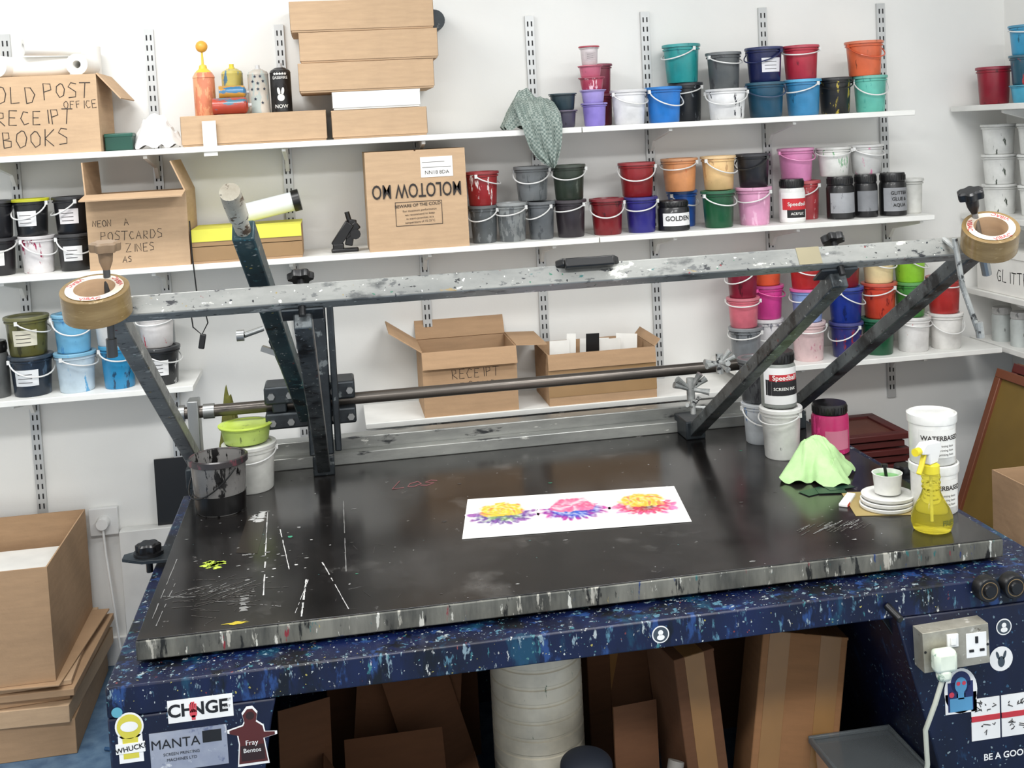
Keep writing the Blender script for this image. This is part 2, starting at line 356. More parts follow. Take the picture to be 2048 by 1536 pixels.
jar(1.1,-.2,z2,.108,.098,(24,24,28),'low black jar with white printed label',G2,bands=[(.18,.6,(235,235,235),1.0)],txt=[('GOLDEN',.42,.2)],tc=(20,20,20))
z=bucket(1.168,-.085,z2,.1,.122,(40,90,170),'blue'+B+'behind low black jar',G2)
bucket(1.152,-.12,z,.12,.11,(230,158,106),'peach orange'+B+'with pale lid',G2,drip=(206,120,70))
z=bucket(1.255,-.2,z2,.11,.122,(20,84,52),'dark green'+B+'with handle',G2)
bucket(1.274,-.16,z,.114,.112,(238,200,144),'pale orange'+B+'with brown streaks',G2,drip=(190,150,104))
z=bucket(1.383,-.19,z2,.115,.125,(226,160,196),'pink'+B+'under a black one',G2,drip=(232,184,210))
bucket(1.392,-.17,z,.112,.11,(28,28,34),'black'+B+'with black handle',G2,hc=(40,40,40))
SB=[(.08,.7,(238,238,236),1.35),(.3,.56,(200,40,50),1.2),(.12,.3,(24,24,26),.8)]
jar(1.512,-.2,z2,.088,.145,(235,235,232),'white ink jar with red label and black lid',G2,bands=SB,txt=[('Speedball',.43,.2),('ACRYLIC',.21,.13)])
z=bucket(1.597,-.12,z2,.095,.132,(170,60,66),'clear'+B+'with red residue',G2,drip=(220,200,200))
bucket(1.565,-.12,z,.12,.112,(222,140,188),'bubblegum pink'+B+'with pink handle',G2,hc=(230,150,195))
z=jar(1.688,-.19,z2,.094,.143,(22,22,24),'black glitter jar with grey label',G2,bands=[(.15,.62,(160,162,166),1.2)])
bucket(1.688,-.15,z,.112,.098,(228,228,224),'white'+B+'with green smudges',G2,drip=(120,170,130),amt=.6)
z=jar(1.78,-.19,z2,.08,.145,(26,26,28),'slim black jar with mottled grey label',G2,bands=[(.15,.62,(130,132,136),1.2)])
bucket(1.806,-.15,z,.112,.098,(224,224,222),'white'+B+'with pink flecks',G2,drip=(210,140,170),amt=.62)
jar(1.873,-.2,z2,.092,.145,(20,20,22),'black glitter glue jar with handwritten label',G2,bands=[(.12,.66,(150,152,156),1.2)],txt=[('GLITTER',.54,.17),('GLUE &',.4,.17),('AQUA',.26,.17)],tc=(15,15,15))
bucket(1.958,-.17,z2,.076,.12,(222,222,216),'narrow cloudy white tub with lid',G2,handle=False)
z3=.997
def stack(x,y,z,items,g):
    for (d,h,c,desc,kw) in items: z=bucket(x+random.uniform(-.006,.006),y,z,d,h,c,desc,g,**kw)
stack(1.335,-.19,z3,[(.108,.13,(120,124,128),'clear'+B+'with grey residue',dict(drip=(70,74,78))),(.106,.1,(214,110,126),'coral pink'+B+'in stack',{}),(.106,.1,(130,24,50),'wine red'+B+'atop stack',{})],G3)
stack(1.44,-.12,z3,[(.11,.14,(214,212,214),'greyish white'+B+'at stack bottom',dict(drip=(120,120,130))),(.114,.115,(206,62,142),'magenta'+B+'with pink handle',dict(hc=(230,80,160))),(.108,.09,(225,94,58),'vermilion'+B+'atop stack',{})],G3)
stack(1.56,-.19,z3,[(.114,.132,(230,200,200),'pale pink'+B+'with magenta flecks',dict(drip=(170,50,100),amt=.62)),(.11,.112,(140,165,220),'periwinkle'+B+'with pink lid',dict(lid=(220,110,170))),(.108,.09,(180,44,44),'red'+B+'atop stack',{})],G3)
stack(1.69,-.19,z3,[(.11,.12,(40,44,110),'dark indigo'+B+'at stack bottom',dict(drip=(140,40,50))),(.118,.12,(24,50,140),'royal blue'+B+'with handle',{}),(.108,.09,(120,24,34),'dark red'+B+'atop blue bucket',{})],G3)
stack(1.815,-.19,z3,[(.112,.125,(14,80,50),'bottle green'+B+'at stack bottom',{}),(.116,.12,(196,66,46),'orange red'+B+'with dark drips',dict(drip=(130,30,24))),(.11,.1,(236,216,166),'cream'+B+'atop stack',{})],G3)
stack(1.937,-.19,z3,[(.116,.12,(232,230,228),'white'+B+'with red splashes',dict(drip=(190,40,50),amt=.6)),(.106,.12,(70,140,64),'green'+B+'in stack',dict(drip=(30,90,40))),(.11,.1,(146,204,56),'lime green'+B+'atop stack',{})],G3)
stack(2.06,-.19,z3,[(.114,.123,(236,234,230),'white'+B+'under a red one',{}),(.114,.125,(186,50,48),'bright red'+B+'on white bucket',{})],G3)
zl=1.10
jar(-1.03,-.19,zl,.08,.17,(90,92,92),'grey plastic bottle with black screw cap',GL,bands=[])
stack(-.927,-.19,zl,[(.126,.122,(24,38,54),'dark navy'+B+'with white paper label',dict(lab=((225,228,230),None),drip=(60,80,100))),(.126,.118,(96,94,48),'olive'+B+'with small white label',dict(lab=((215,210,190),None),drip=(60,56,26)))],GL)
stack(-.798,-.19,zl,[(.12,.12,(200,218,230),'pale blue'+B+'with blue drips',dict(drip=(90,160,205),lid=(130,184,212),amt=.6)),(.114,.118,(120,186,222),'light blue'+B+'with drips',dict(drip=(70,140,196)))],GL)
stack(-.68,-.19,zl,[(.106,.132,(40,140,190),'turquoise blue'+B+'with dark streaks',dict(drip=(20,60,90))),(.108,.1,(228,228,226),'white'+B+'on turquoise bucket',{})],GL)
stack(-.553,-.19,zl,[(.118,.116,(26,28,32),'black'+B+'with white smears and label',dict(drip=(210,210,210),lab=((230,230,230),None),amt=.62)),(.11,.1,(228,224,222),'white'+B+'with black lid and red flecks',dict(drip=(190,50,60),lid=(30,30,32),amt=.61))],GL)
stack(-.99,-.19,z2,[(.1,.112,(30,30,34),'black'+B+'with white label',dict(lab=(WHITE,None))),(.1,.112,(28,28,32),'black'+B+'stacked on another',dict(handle=False))],GL)
stack(-.887,-.19,z2,[(.102,.112,(226,222,222),'white'+B+'with magenta drips',dict(drip=(150,20,70),amt=.55)),(.102,.112,(28,30,32),'black'+B+'with yellow lid and white label',dict(lid=(200,200,40),lab=((236,236,236),None)))],GL)
stack(-.782,-.19,z2,[(.1,.112,(30,30,32),'black'+B+'with large white label',dict(lab=((236,236,236),None))),(.102,.112,(24,24,28),'black'+B+'with red striped label',dict(lab=((230,225,225),None)))],GL)
# side wall shelf tubs
GS='tubs on the side wall shelves'
bucket(2.3,-.13,1.825,.115,.13,(140,24,44),'dark red'+B+'on side shelf',GS,handle=False)
z=bucket(2.34,-.26,1.825,.11,.06,(70,160,190),'low turquoise tub on side shelf',GS,handle=False)
z=bucket(2.34,-.26,z,.11,.1,(40,90,110),'petrol'+B+'in side shelf stack',GS,drip=(180,60,60))
bucket(2.34,-.26,z,.11,.1,(60,150,190),'turquoise'+B+'atop side shelf stack',GS)
z=bucket(2.32,-.41,1.825,.11,.06,(60,140,200),'low blue tub on side shelf',GS,handle=False)
z=bucket(2.34,-.41,z,.1,.06,(220,220,218),'white tub with yellow drips on side shelf',GS,drip=(220,200,80),handle=False)
bucket(2.34,-.41,z,.1,.1,(140,24,44),'wine red tub atop blue ones',GS,handle=False)
for x,y,n in((2.32,-.12,3),(2.36,-.27,3),(2.34,-.41,3),(2.34,-.56,2)):
    z=1.44
    for i in range(n): z=bucket(x,y,z,.115,.105,(230,231,228),'white lidded tub with dark drips on side shelf',GS,drip=(60,70,60),amt=.64,handle=False)
r=thing('storage_box','white storage box with handwritten lettering','box',(2.335,-.22,1.17))
mesh('box_body',MB().bb(-.08,.08,-.19,.15,0,.13),m_paper,.003,parent=r)
mb=MB().bb(-.084,.084,-.194,.154,.13,.155)
mb2=MB().hand('GLITTER',.042,0,0,0,0,.0018)
mb.add([(-.0805,.03-p[0],p[2]+.065) for p in mb2.v],mb2.f,1); mb2=MB().hand('GLIT',.045,-.07,.065,-.1905,0,.0018); mb.add(mb2.v,mb2.f,1)
mesh('box_lid',mb,[m_paper,m_ink],0,parent=r)
for y in(-.13,-.24,-.35,-.46):
    jar(2.31,y,.99,.07,.12,(190,196,194),'clear glass jar with pale lid on side shelf',GS,lidc=(200,200,198),name='glass_jar')
# ------------------------------------------------------------ cartons
def flat_box(x0,x1,z0,z1,lab,mat,y0=-.255,y1=-.02,name='flat_carton',g='flat cartons on the shelf',rz=0):
    cx,cy=(x0+x1)/2,(y0+y1)/2; w=x1-x0; d=y1-y0; h=z1-z0
    r=thing(name,lab,'box',(cx,cy,z0),(0,0,rz),g)
    mesh('tray',MB().bb(-w/2+.003,w/2-.003,-d/2+.003,d/2-.003,0,h-.004),mat,.002,parent=r)
    mb=MB().bb(-w/2,w/2,-d/2,d/2,h-.004,h).bb(-w/2,w/2,-d/2,-d/2+.002,.006,h-.003).bb(-w/2,-w/2+.002,-d/2,d/2,.006,h-.003).bb(w/2-.002,w/2,-d/2,d/2,.006,h-.003)
    mesh('lid',mb,mat,.0008,parent=r); return r
r=flat_box(-.435,-.003,1.82,1.912,'long flat brown carton carrying spray cans',m_card)
mesh('hang_tag',MB().bb(-.152,-.112,-.128,-.1265,-.03,.075),m_paper,parent=r,label='white paper tag')
flat_box(.012,.305,1.82,1.908,'flat brown carton at bottom of stack',m_card)
flat_box(.018,.288,1.909,1.964,'flat white carton within brown stack',m_paper)
flat_box(-.08,.333,1.965,2.055,'flat brown carton in tall stack',m_card,rz=.01)
flat_box(-.07,.352,2.056,2.148,'flat brown carton in tall stack',m_card,rz=-.012)
flat_box(-.095,.342,2.149,2.242,'flat brown carton on top of stack',m_card,rz=.01)
single('dark_pipe_cap','dark round cap fixed on wall behind cartons','cap',MB().lathe([(0,0),(.035,0),(.035,.07),(0,.07)],24,0,M.Rotation(pi/2,4,'X')),m_dsteel,(.362,-.001,2.19))
def open_carton(x0,x1,y0,y1,z0,z1,lab,mat,flaps,hands=(),name='open_carton',rot=(0,0,0),tape=False,extra=None):
    w,d,h=x1-x0,y1-y0,z1-z0; t=.004
    r=thing(name,lab,'box',((x0+x1)/2,(y0+y1)/2,z0),rot)
    mb=MB().bb(-w/2,w/2,-d/2,d/2,0,t).bb(-w/2,w/2,-d/2,-d/2+t,t,h).bb(-w/2,w/2,d/2-t,d/2,t,h).bb(-w/2,-w/2+t,-d/2+t,d/2-t,t,h).bb(w/2-t,w/2,-d/2+t,d/2-t,t,h)
    for s,size,px,pz in hands: mb.hand(s,size,px,pz,-d/2-.0003,1,.001 if size<.04 else .0014)
    mesh('box_body',mb,[mat,m_ink],0,parent=r)
    for side,ang,L in flaps:
        a=radians(ang)
        if side in 'FB':
            s=-1 if side=='F' else 1; e=V((0,s*cos(a),sin(a)))*L; b0=V((-w/2,s*d/2,h)); b1=V((w/2,s*d/2,h)); nn=V((0,-s*sin(a),cos(a)))*t
        else:
            s=-1 if side=='L' else 1; e=V((s*cos(a),0,sin(a)))*L; b0=V((s*w/2,-d/2,h)); b1=V((s*w/2,d/2,h)); nn=V((-s*sin(a),0,cos(a)))*t
        q=[b0,b1,b1+e*1,b0+e*1]; q=q+[p+nn for p in q]
        mesh('flap',MB().add(q,[(0,1,2,3),(7,6,5,4),(0,4,5,1),(1,5,6,2),(2,6,7,3),(3,7,4,0)]),mat,parent=r)
    if tape:
        mb=MB()
        for zz in (.3,.72): mb.bb(-w/2-.001,w/2+.001,-d/2-.0012,-d/2,zz*h-.022,zz*h+.022)
        mesh('packing_tape',mb,m_tape,parent=r)
    return r
r=open_carton(-1.3,-.665,-.262,-.03,1.82,2.05,'large brown carton with handwritten black lettering',m_card,[('R',-50,.1)],
  [('OLD',.052,.03,.178),('POST',.044,.165,.184),('OFFICE',.022,.22,.142),('RECEIPT',.042,.03,.11),('BOOKS',.05,.04,.048)])
mesh('top_sheet',MB().bb(-.316,.316,-.115,.115,.224,.23),m_card,parent=r)
open_carton(-.722,-.432,-.262,-.03,z2,1.69,'open brown carton with handwritten lettering and raised flaps',m_card,[('L',88,.1),('R',112,.1),('F',-8,.09)],
  [('POSTCARDS',.026,-.11,.1),('ZINES',.024,-.04,.062),('NEON',.018,-.13,.14),('A',.02,-.04,.14),('AS',.018,-.05,.03)])
r=open_carton(-.425,-.1,-.262,-.05,z2,1.567,'low brown taped tray with yellow sheet across top',m_card2,[],tape=True,name='taped_tray')
mesh('yellow_sheet',MB().bb(-.163,.163,-.107,.107,.1,.103).bb(-.163,.163,-.1095,-.1075,.066,.102),plain((226,222,84),.6),parent=r)
r=thing('closed_carton','square brown shipping carton with stencilled lettering','box',(.26,-.15,z2),(0,0,.0))
mb=MB().bb(-.155,.155,-.115,.115,0,.305)
mb.text('MOLOTOW MO',.062,(0,-.1172,.18),(pi/2,0,0),1,.008,.62)
nv=len(mb.v)-8
for i in range(8,8+nv):   # the bold tape print runs upside down
    p=mb.v[i]; mb.v[i]=(-p[0],p[1],.366-p[2])
mb.text('BEWARE OF THE COLD',.0135,(0,-.1165,.138),(pi/2,-.04,0),1,.01)
for i,s in enumerate(['For maximum performance','we recommend to keep','in warm premises at a','temperature of 15-25°C']): mb.text(s,.0095,(.005,-.1165,.122-.012*i),(pi/2,-.04,0),1)
for a,b_,c,d_ in((-.07,.075,.075,.0765),(-.07,.075,.148,.1495),(-.07,-.0685,.075,.149),(.0735,.075,.075,.149)): mb.bb(a,b_,-.1163,-.1152,c,d_,1)
mesh('box_body',mb,[m_card,m_ink],0,parent=r)
mesh('shipping_label',MB().bb(.015,.115,-.1164,-.1152,.222,.285).text('NN18 8DA',.016,(.065,-.1168,.236),(pi/2,0,0),1).bb(.02,.11,-.117,-.1162,.252,.2532,1).bb(.02,.09,-.117,-.1162,.268,.2692,1),[m_paper,m_ink],parent=r)
mesh('packing_tape',MB().bb(-.1555,.1555,-.025,.025,.3045,.3058),m_tape,parent=r)
mesh('top_flap',MB().bb(-.155,-.003,-.115,.115,.305,.308).bb(.003,.155,-.115,.115,.305,.308),m_card,parent=r)
open_carton(.245,.545,-.262,-.03,.934,1.14,'open brown carton with handwritten lettering on front',m_card2,[('L',35,.12),('R',-3,.1),('F',-74,.055),('B',60,.1)],[('RECEIPT',.03,-.06,.13),('BOOKS',.03,-.035,.088)])
r=open_carton(.645,1.0,-.262,-.03,.934,1.10,'open brown taped carton full of papers',m_card2,[('F',-85,.05),('R',50,.03)],tape=True)
def sheet(x,y,z,w,h,mat,lab,rot=(0,0,0),name='paper_sheet',g=None,th=.0015):
    return single(name,lab,'paper',MB().bb(-w/2,w/2,-th/2,th/2,0,h),mat,(x,y,z),rot,g)
for x,y,hh,w,m_,rz in((.69,-.2,.2,.07,m_paper,.2),(.735,-.17,.215,.03,m_paper,-.1),(.80,-.2,.215,.045,m_black,.1),(.87,-.16,.185,.08,m_paper,.3),(.93,-.14,.195,.07,m_paper,-.3),(.83,-.1,.18,.1,m_paper,0)):
    sheet(x,y,.942,w,hh-.01,m_,'black card standing in taped carton' if m_ is m_black else 'white paper standing in taped carton',(0,.05,rz),g='papers in the taped carton')
# paper rolls on the big carton
for i,(x,y,zz,rz,L,rr) in enumerate([(-.93,-.2,2.083,1.3,.1,.032),(-.84,-.17,2.083,.3,.16,.03),(-.9,-.1,2.083,.1,.2,.03),(-.72,-.15,2.083,1.45,.12,.032),(-.8,-.19,2.137,.5,.16,.024)]):
    T=M.Rotation(pi/2,4,'Y')
    mb=MB().lathe([(.012,-L/2),(rr,-L/2),(rr,L/2),(.012,L/2),(.012,-L/2)],28,0,T)
    single('paper_roll','white paper roll lying on big carton','roll',mb,m_paper,(x,y,zz),(0,0,rz),'paper rolls on the carton')
mb=MB().lathe([(.012,0),(.036,0),(.036,.095),(.012,.095),(.012,0)],28)
single('paper_roll','white paper roll standing on big carton','roll',mb,m_paper,(-.72,-.06,2.051),group='paper rolls on the carton')
# small things upper shelf
r=thing('small_tin','small dark green tin box on shelf','tin',(-.62,-.2,1.82)); mesh('tin_body',MB().bb(-.04,.04,-.03,.03,0,.044),plain((20,70,58),.35),.003,parent=r); mesh('tin_lid',MB().bb(-.0415,.0415,-.0315,.0315,.04,.052),plain((28,84,70),.35),.003,parent=r)
def heap(rx,ry,h,seed,nr=40,na=140,px=0,py=0,pk=.5,corners=.16,sh=3.0):
    vs=[]; fs=[]
    def pt(q,a):
        e=1+corners*sin(4*a+seed)+.07*sin(2*a+2*seed)+.03*sin(9*a+seed)
        ux,uy=q*e*cos(a),q*e*sin(a)
        w=(ux+.25*NZ.noise((ux*2+seed,uy*2,7)),uy+.25*NZ.noise((ux*2,uy*2+seed,3)))
        r1=1-abs(NZ.noise((w[0]*1.5+seed*2.3,w[1]*1.5,1.3)))*1.7; r2=1-abs(NZ.noise((w[0]*3.2+seed,w[1]*3.2,4.3)))*1.6
        dd=((ux-px)**2+(uy-py)**2)
        env=max(0,1-q**sh)
        fold=abs(sin(4*a+2.2*r1+seed))
        z=h*env*(.3+.13*r1+.09*r2+pk*exp(-2.6*dd)+.16*fold*q*(1-exp(-6*dd)))
        rim=.05*h*(1+sin(11*a+seed))*q**4
        return (rx*ux+rx*.05*r2*q,ry*uy+ry*.05*r1*q,max(z+rim,.0015))
    vs.append(pt(0,0))
    for i in range(1,nr+1):
        for j in range(na): vs.append(pt(i/nr,2*pi*j/na))
    for j in range(na): fs.append((0,1+j,1+(j+1)%na))
    for i in range(nr-1):
        for j in range(na):
            a=1+i*na+j;b=1+i*na+(j+1)%na; fs.append((a,a+na,b+na,b))
    return MB().add(vs,fs)
def cloth(col,check=None):
    m,nt,b=newmat('mat_cloth'); b.inputs['Roughness'].default_value=.95; b.inputs['Specular IOR Level'].default_value=.1
    n=noise(nt,coords(nt),40,4); c=ramp(nt,n.outputs[0],[(.3,tuple(v*.92 for v in col)),(.7,col)])
    if check:
        ck=nt.nodes.new('ShaderNodeTexChecker'); ck.inputs['Scale'].default_value=150; nt.links.new(coords(nt),ck.inputs['Vector']); c=mix(nt,ck.outputs[1],c,lin(check))
    nt.links.new(c,b.inputs['Base Color']); bump(nt,b,noise(nt,coords(nt),400,2).outputs[0],.3); return m
single('white_cloth','crumpled white cloth lying on shelf','cloth',heap(.078,.06,.12,3.2),cloth((228,226,224)),(-.52,-.17,1.8205))
mb=heap(.095,.075,.13,11.4,px=-.15,pk=.55)
def strip(mb,path,wid,m=0,n=14,wv=.014):
    vs=[];fs=[]
    for i,(p,w) in enumerate(zip(path,wid)):
        for j in range(n+1):
            s=j/n-.5; vs.append((p[0]+s*w,p[1]-abs(wv*sin(j*1.3+i*.35)),p[2]+.004*sin(j*1.3)))
    for i in range(len(path)-1):
        for j in range(n): a=i*(n+1)+j; fs.append((a,a+1,a+n+2,a+n+1))
    mb.add(vs,fs,m)
strip(mb,[(.01,-.01,.1),(.012,-.045,.085),(.02,-.08,.05),(.025,-.098,.01),(.028,-.1,-.03),(.03,-.1,-.06),(.036,-.1,-.09),(.044,-.1,-.11),(.05,-.1,-.122)],[.1,.13,.14,.13,.115,.1,.07,.04,.012])
single('tea_towel','crumpled grey green checked tea towel hanging over shelf','towel',mb,cloth((160,170,163),(112,126,121)),(.635,-.185,1.8205))
# spray cans etc on flat carton
zc=1.9125
def can(x,y,z,d,h,col,drip,lab,txt=None,tc=WHITE,rot=(0,0,0),capc=(200,200,200),deco=None):
    r=thing('spray_can',lab,'spray can',(x,y,z),rot,'spray cans on the carton'); R=d/2
    mesh('can_body',MB().lathe([(0,0),(R,0),(R*1.02,.004),(R,.008),(R,.8*h),(R*1.02,.81*h),(R*.9,.86*h),(R*.55,.9*h),(R*.5,.91*h),(0,.91*h)],32),plastic(col,drip,amt=.54),parent=r)
    mesh('nozzle',MB().lathe([(R*.3,.905*h),(R*.3,.93*h),(R*.22,.94*h),(R*.22,h),(0,h)],16),plain(capc,.4),parent=r)
    if txt or deco:
        mb=MB()
        if txt: mb.ctext(txt,.0125,R+.0012,.7*h,0,.01)
        for a,zz in ((0,.62),(-.5,.66),(.5,.66),(-.25,.76),(.25,.76),(0,.5),(-.6,.5),(.6,.5),(-.3,.3),(.35,.22)) if deco=='stars' else ((-.5,.78),(-.25,.78),(0,.78),(.25,.78),(.5,.78)):
            pts=[]
            for k in range(10):
                rr=.0055 if k%2==0 else .0024; pts.append((rr*sin(pi*k/5),rr*cos(pi*k/5),0))
            T=M.Rotation(a,4,'Z')@M.Translation((0,-R-.0012,zz*h))@M.Rotation(pi/2,4,'X'); mb.add(pts,[tuple(range(10))],0,T)
        if deco=='bunny':
            mb.disc((0,-R-.002,.3*h),.011,20,0,(pi/2,0,0)).disc((-.006,-R-.002,.43*h),.0045,16,0,(pi/2,-.15,0),1,2.6).disc((.006,-R-.002,.43*h),.0045,16,0,(pi/2,.15,0),1,2.6)
            mb.ctext('NOW',.016,R+.0012,.12*h,0,.01)
        mesh('printed_label',mb,plain(tc,.5),parent=r)
can(-.205,-.15,zc,.064,.15,(206,198,186),(170,180,176),'cream spray can printed with stars',None,(30,40,60),deco='stars')
can(-.137,-.15,zc,.064,.153,(18,18,20),(40,40,42),'black spray can with white lettering and stars','EASEFIRE',WHITE,deco='bunny',capc=(190,190,190))
can(-.287,-.1,zc,.066,.16,(196,180,96),(76,120,146),'yellow and blue patterned spray can',None,capc=(220,200,60))
can(-.34,-.215,zc+.026,.05,.115,(176,64,44),(60,110,130),'red and gold can lying on carton',None,rot=(0,pi/2,0))
can(-.325,-.165,zc+.068,.044,.09,(206,150,60),(50,110,150),'orange and blue can lying on another can',None,rot=(0,pi/2,.1))
r=thing('squeeze_bottle','straight orange can with yellow nozzle and yellow ball','bottle',(-.372,-.12,zc))
mesh('bottle_body',MB().lathe([(0,0),(.031,0),(.033,.004),(.033,.118),(.0345,.12),(.033,.124),(.026,.136),(0,.136)],32),plastic((224,138,104),(228,164,124),amt=.5),parent=r)
mesh('nozzle',MB().lathe([(.026,.1355),(.02,.142),(.013,.148),(.011,.158),(.004,.162),(.0028,.2),(.0028,.205)],20),plain((230,196,70),.4),parent=r)
mesh('ball_tip',MB().lathe([(0,.198)]+[(.0185*sin(pi*i/12),.2165-.0185*cos(pi*i/12)) for i in range(1,12)]+[(0,.235)],24),plain((232,170,66),.4),parent=r)
# cardboard tube + clamp + lanyard on middle shelf
mb=MB().tube([(-.29,-.17,1.602),(-.12,-.17,1.635)],.03,24).tube([(-.122,-.17,1.6346),(-.1,-.17,1.639)],.034,24,1).tube([(-.292,-.17,1.6016),(-.285,-.17,1.603)],.032,24,1)
r=thing('mailing_tube','white mailing tube with dark end cap','tube',(-.2,-.17,1.6)); mesh('tube_body',mb,[plain((225,230,232),.3),m_black],parent=r,world=r.location)
r=thing('spring_clamp','black plastic camera clamp standing on shelf','clamp',(.03,-.19,z2))
mesh('clamp_base',MB().box((0,0,.006),(.085,.04,.012)).box((-.02,0,.018),(.035,.035,.02)),m_black,.004,parent=r)
mesh('clamp_jaw',MB().beam((-.03,0,.02),(.02,0,.09),.034,.03).beam((.0,0,.05),(.045,0,.085),.028,.026).beam((.012,0,.02),(.03,0,.1),.024,.024),m_black,.003,parent=r)
mesh('clamp_screw',MB().tube([(.02,-.0,.09),(.012,0,.125)],.008,12).lathe([(0,0),(.016,0),(.016,.014),(0,.014)],12,0,M.Translation((.035,-.01,.055))@M.Rotation(pi/2,4,'X')),m_black,parent=r)
pts=[(-.425,-.28,1.6),(-.424,-.283,1.5),(-.42,-.283,1.42),(-.418,-.283,1.38),(-.44,-.283,1.33),(-.436,-.283,1.28),(-.412,-.283,1.255),(-.392,-.283,1.29),(-.4,-.283,1.34),(-.418,-.283,1.38)]
r=thing('lanyard','black cord loop hanging from the shelf','cord',(-.42,-.28,1.6)); mesh('cord',MB().tube(pts,.0022,6),m_black,parent=r,world=r.location)
mesh('clip',MB().box((-.412,-.283,1.235),(.018,.012,.045),0,Euler((0,.2,0)).to_matrix()),m_black,.003,parent=r,world=r.location)
# ------------------------------------------------------------ the press
P=thing('screen_printing_press','large paint spattered screen printing press on navy base','printing press',(.5,-1.05,FZ)); PL=P.location
def pp(name,mb,mats,bev=0,parent=None,label=None):
    o=mesh(name,mb,mats,bev,parent=P,world=PL,label=label)
    if parent: o.parent=parent
    return o
base=pp('base_stand',MB().bb(-.475,1.5,-1.6,-.45,.76,.82),m_navy,.004,label='navy paint spattered steel stand')
pp('leg_cabinet',MB().prism([(-.475,.7595),(-.165,.7595),(-.175,.72),(-.235,.4),(-.235,FZ),(-.475,FZ)],-1.6,-.55,'y'),m_navyd,.004,base)
pp('leg_cabinet',MB().prism([(1.11,.7595),(1.5,.7595),(1.5,FZ),(1.26,FZ),(1.2,.42)],-1.6,-.55,'y'),m_navyd,.004,base)
pp('shade_panel',MB().bb(-.235,1.26,-.56,-.55,FZ,.7595),m_navyd,.001,base)  # added dark panel that blocks light so the space underneath stays dark
bed=pp('print_bed',MB().bb(-.43,1.41,-1.52,-.46,.828,.868),m_edge,.003,label='grey steel edged printing bed')
pp('bed_surface',MB().bb(-.428,1.408,-1.518,-.462,.868,.8705),m_bed,.001,bed,label='black scratched table surface')
# paint marks
mb=MB(); zt=.8711
def mark(x0,y0,x1,y1,w,m):
    d=V((x1-x0,y1-y0)); n=V((-d.y,d.x)).normalized()*w/2; k=14; 
    for i in range(k):
        if random.random()<.16: continue
        t=i/k; t2=(i+1)/k; q=random.uniform(.3,1.1); q2=random.uniform(.3,1.1); p=V((x0,y0))+d*t+n*random.uniform(-.4,.4); p2=V((x0,y0))+d*t2
        mb.add([(p.x+n.x*q,p.y+n.y*q,zt),(p.x-n.x*q,p.y-n.y*q,zt),(p2.x-n.x*q2,p2.y-n.y*q2,zt),(p2.x+n.x*q2,p2.y+n.y*q2,zt)],[(0,1,2,3)],m)
def blob(x,y,r,m,sx=1,n=18):
    mb.add([(x+sx*r*(1+random.uniform(-.45,.45))*cos(2*pi*i/n),y+r*(1+random.uniform(-.45,.45))*sin(2*pi*i/n),zt) for i in range(n)],[tuple(range(n))],m)
for a in[(-.214,-.83,-.194,-1.37,.0035),(-.176,-.97,-.145,-1.24,.003),(-.072,-1.22,-.018,-1.49,.003),(-.106,-1.31,-.112,-1.5,.004),(-.1,-1.3,-.125,-1.48,.002)]: mark(*a,0)
for a in[(-.02,-.8,-.02,-1.29,.0025),(-.39,-1.25,-.4,-1.5,.0025),(-.405,-1.1,-.412,-1.45,.0025),(-.256,-1.12,-.226,-1.12,.01)]: mark(*a,3)
mark(-.235,-1.36,-.23,-1.44,.022,3); mark(-.225,-.82,-.235,-.9,.03,0); mark(-.24,-.84,-.25,-.88,.02,0)
mb.add([(-.212,-.83,zt-.0001),(-.262,-.84,zt-.0001),(-.272,-1.1,zt-.0001),(-.222,-1.12,zt-.0001)],[(0,1,2,3)],7)
for i in range(14): blob(-.319+random.uniform(-.018,.02),-1.16+random.uniform(-.03,.02),random.uniform(.003,.009),1,1.4)
for i in range(30): blob(-.21+random.gauss(0,.06),-1.15+random.gauss(0,.1),random.uniform(.001,.004),random.choice([0,3,3]),1.5,9)
blob(-.15,-1.03,.006,2); blob(-.13,-.97,.005,3); blob(-.24,-1.495,.006,5,4)
for i in range(80):
    x=random.uniform(-.42,1.4); y=random.uniform(-1.51,-.5)
    if x>-.05 and random.random()<.45: continue
    blob(x,y,random.choice([.001,.0015,.002,.0028]),random.choice([3,3,3,2,4,4,0]),random.uniform(1,3),8)
for i in range(16):
    x=random.uniform(-.4,.1); y=random.uniform(-1.5,-1.1); a=random.uniform(0,6); L=random.uniform(.01,.04); mark(x,y,x+L*cos(a),y+L*sin(a),.0012,4)
for i in range(60):
    x=-.3+random.gauss(0,.05); y=-1.34+random.gauss(0,.04); a=random.uniform(-.5,.9); mark(x,y,x+.05*cos(a),y+.05*sin(a),.0025,random.choice([4,4,3]))
for i in range(34):
    x=1.1+random.uniform(-.07,.09); y=-1.34+random.uniform(-.02,.025); mark(x,y,x-.03,y-.022,.004,random.choice([3,3,4]))
mb.hand('Los',.07,.115,-.71,zt,6,.0011,'xy',.75,.4)
pm=pp('paint_marks',mb,[plain((196,196,194),.6),plain((196,220,80),.6),plain((60,140,110),.6),plain((132,132,130),.6),plain((72,69,67),.4),plain((195,175,50),.6),plain((150,96,98),.6),plain((48,43,38),.25)],0,bed); pm['kind']='stuff'
# hinge rails
pp('hinge_rail',MB().bb(-.22,1.42,-.47,-.43,.87,.905).bb(-.25,1.42,-.43,-.375,.85,.94),worn('mat_rail',(124,126,124),(172,173,168),[((60,62,64),20,.62,.05),((224,224,218),40,.64,.04)],.28,.45,None,(.3,1,1)),.003)
pp('rail_support',MB().bb(-.46,1.45,-.45,-.38,.78,.85),m_dsteel,.003)
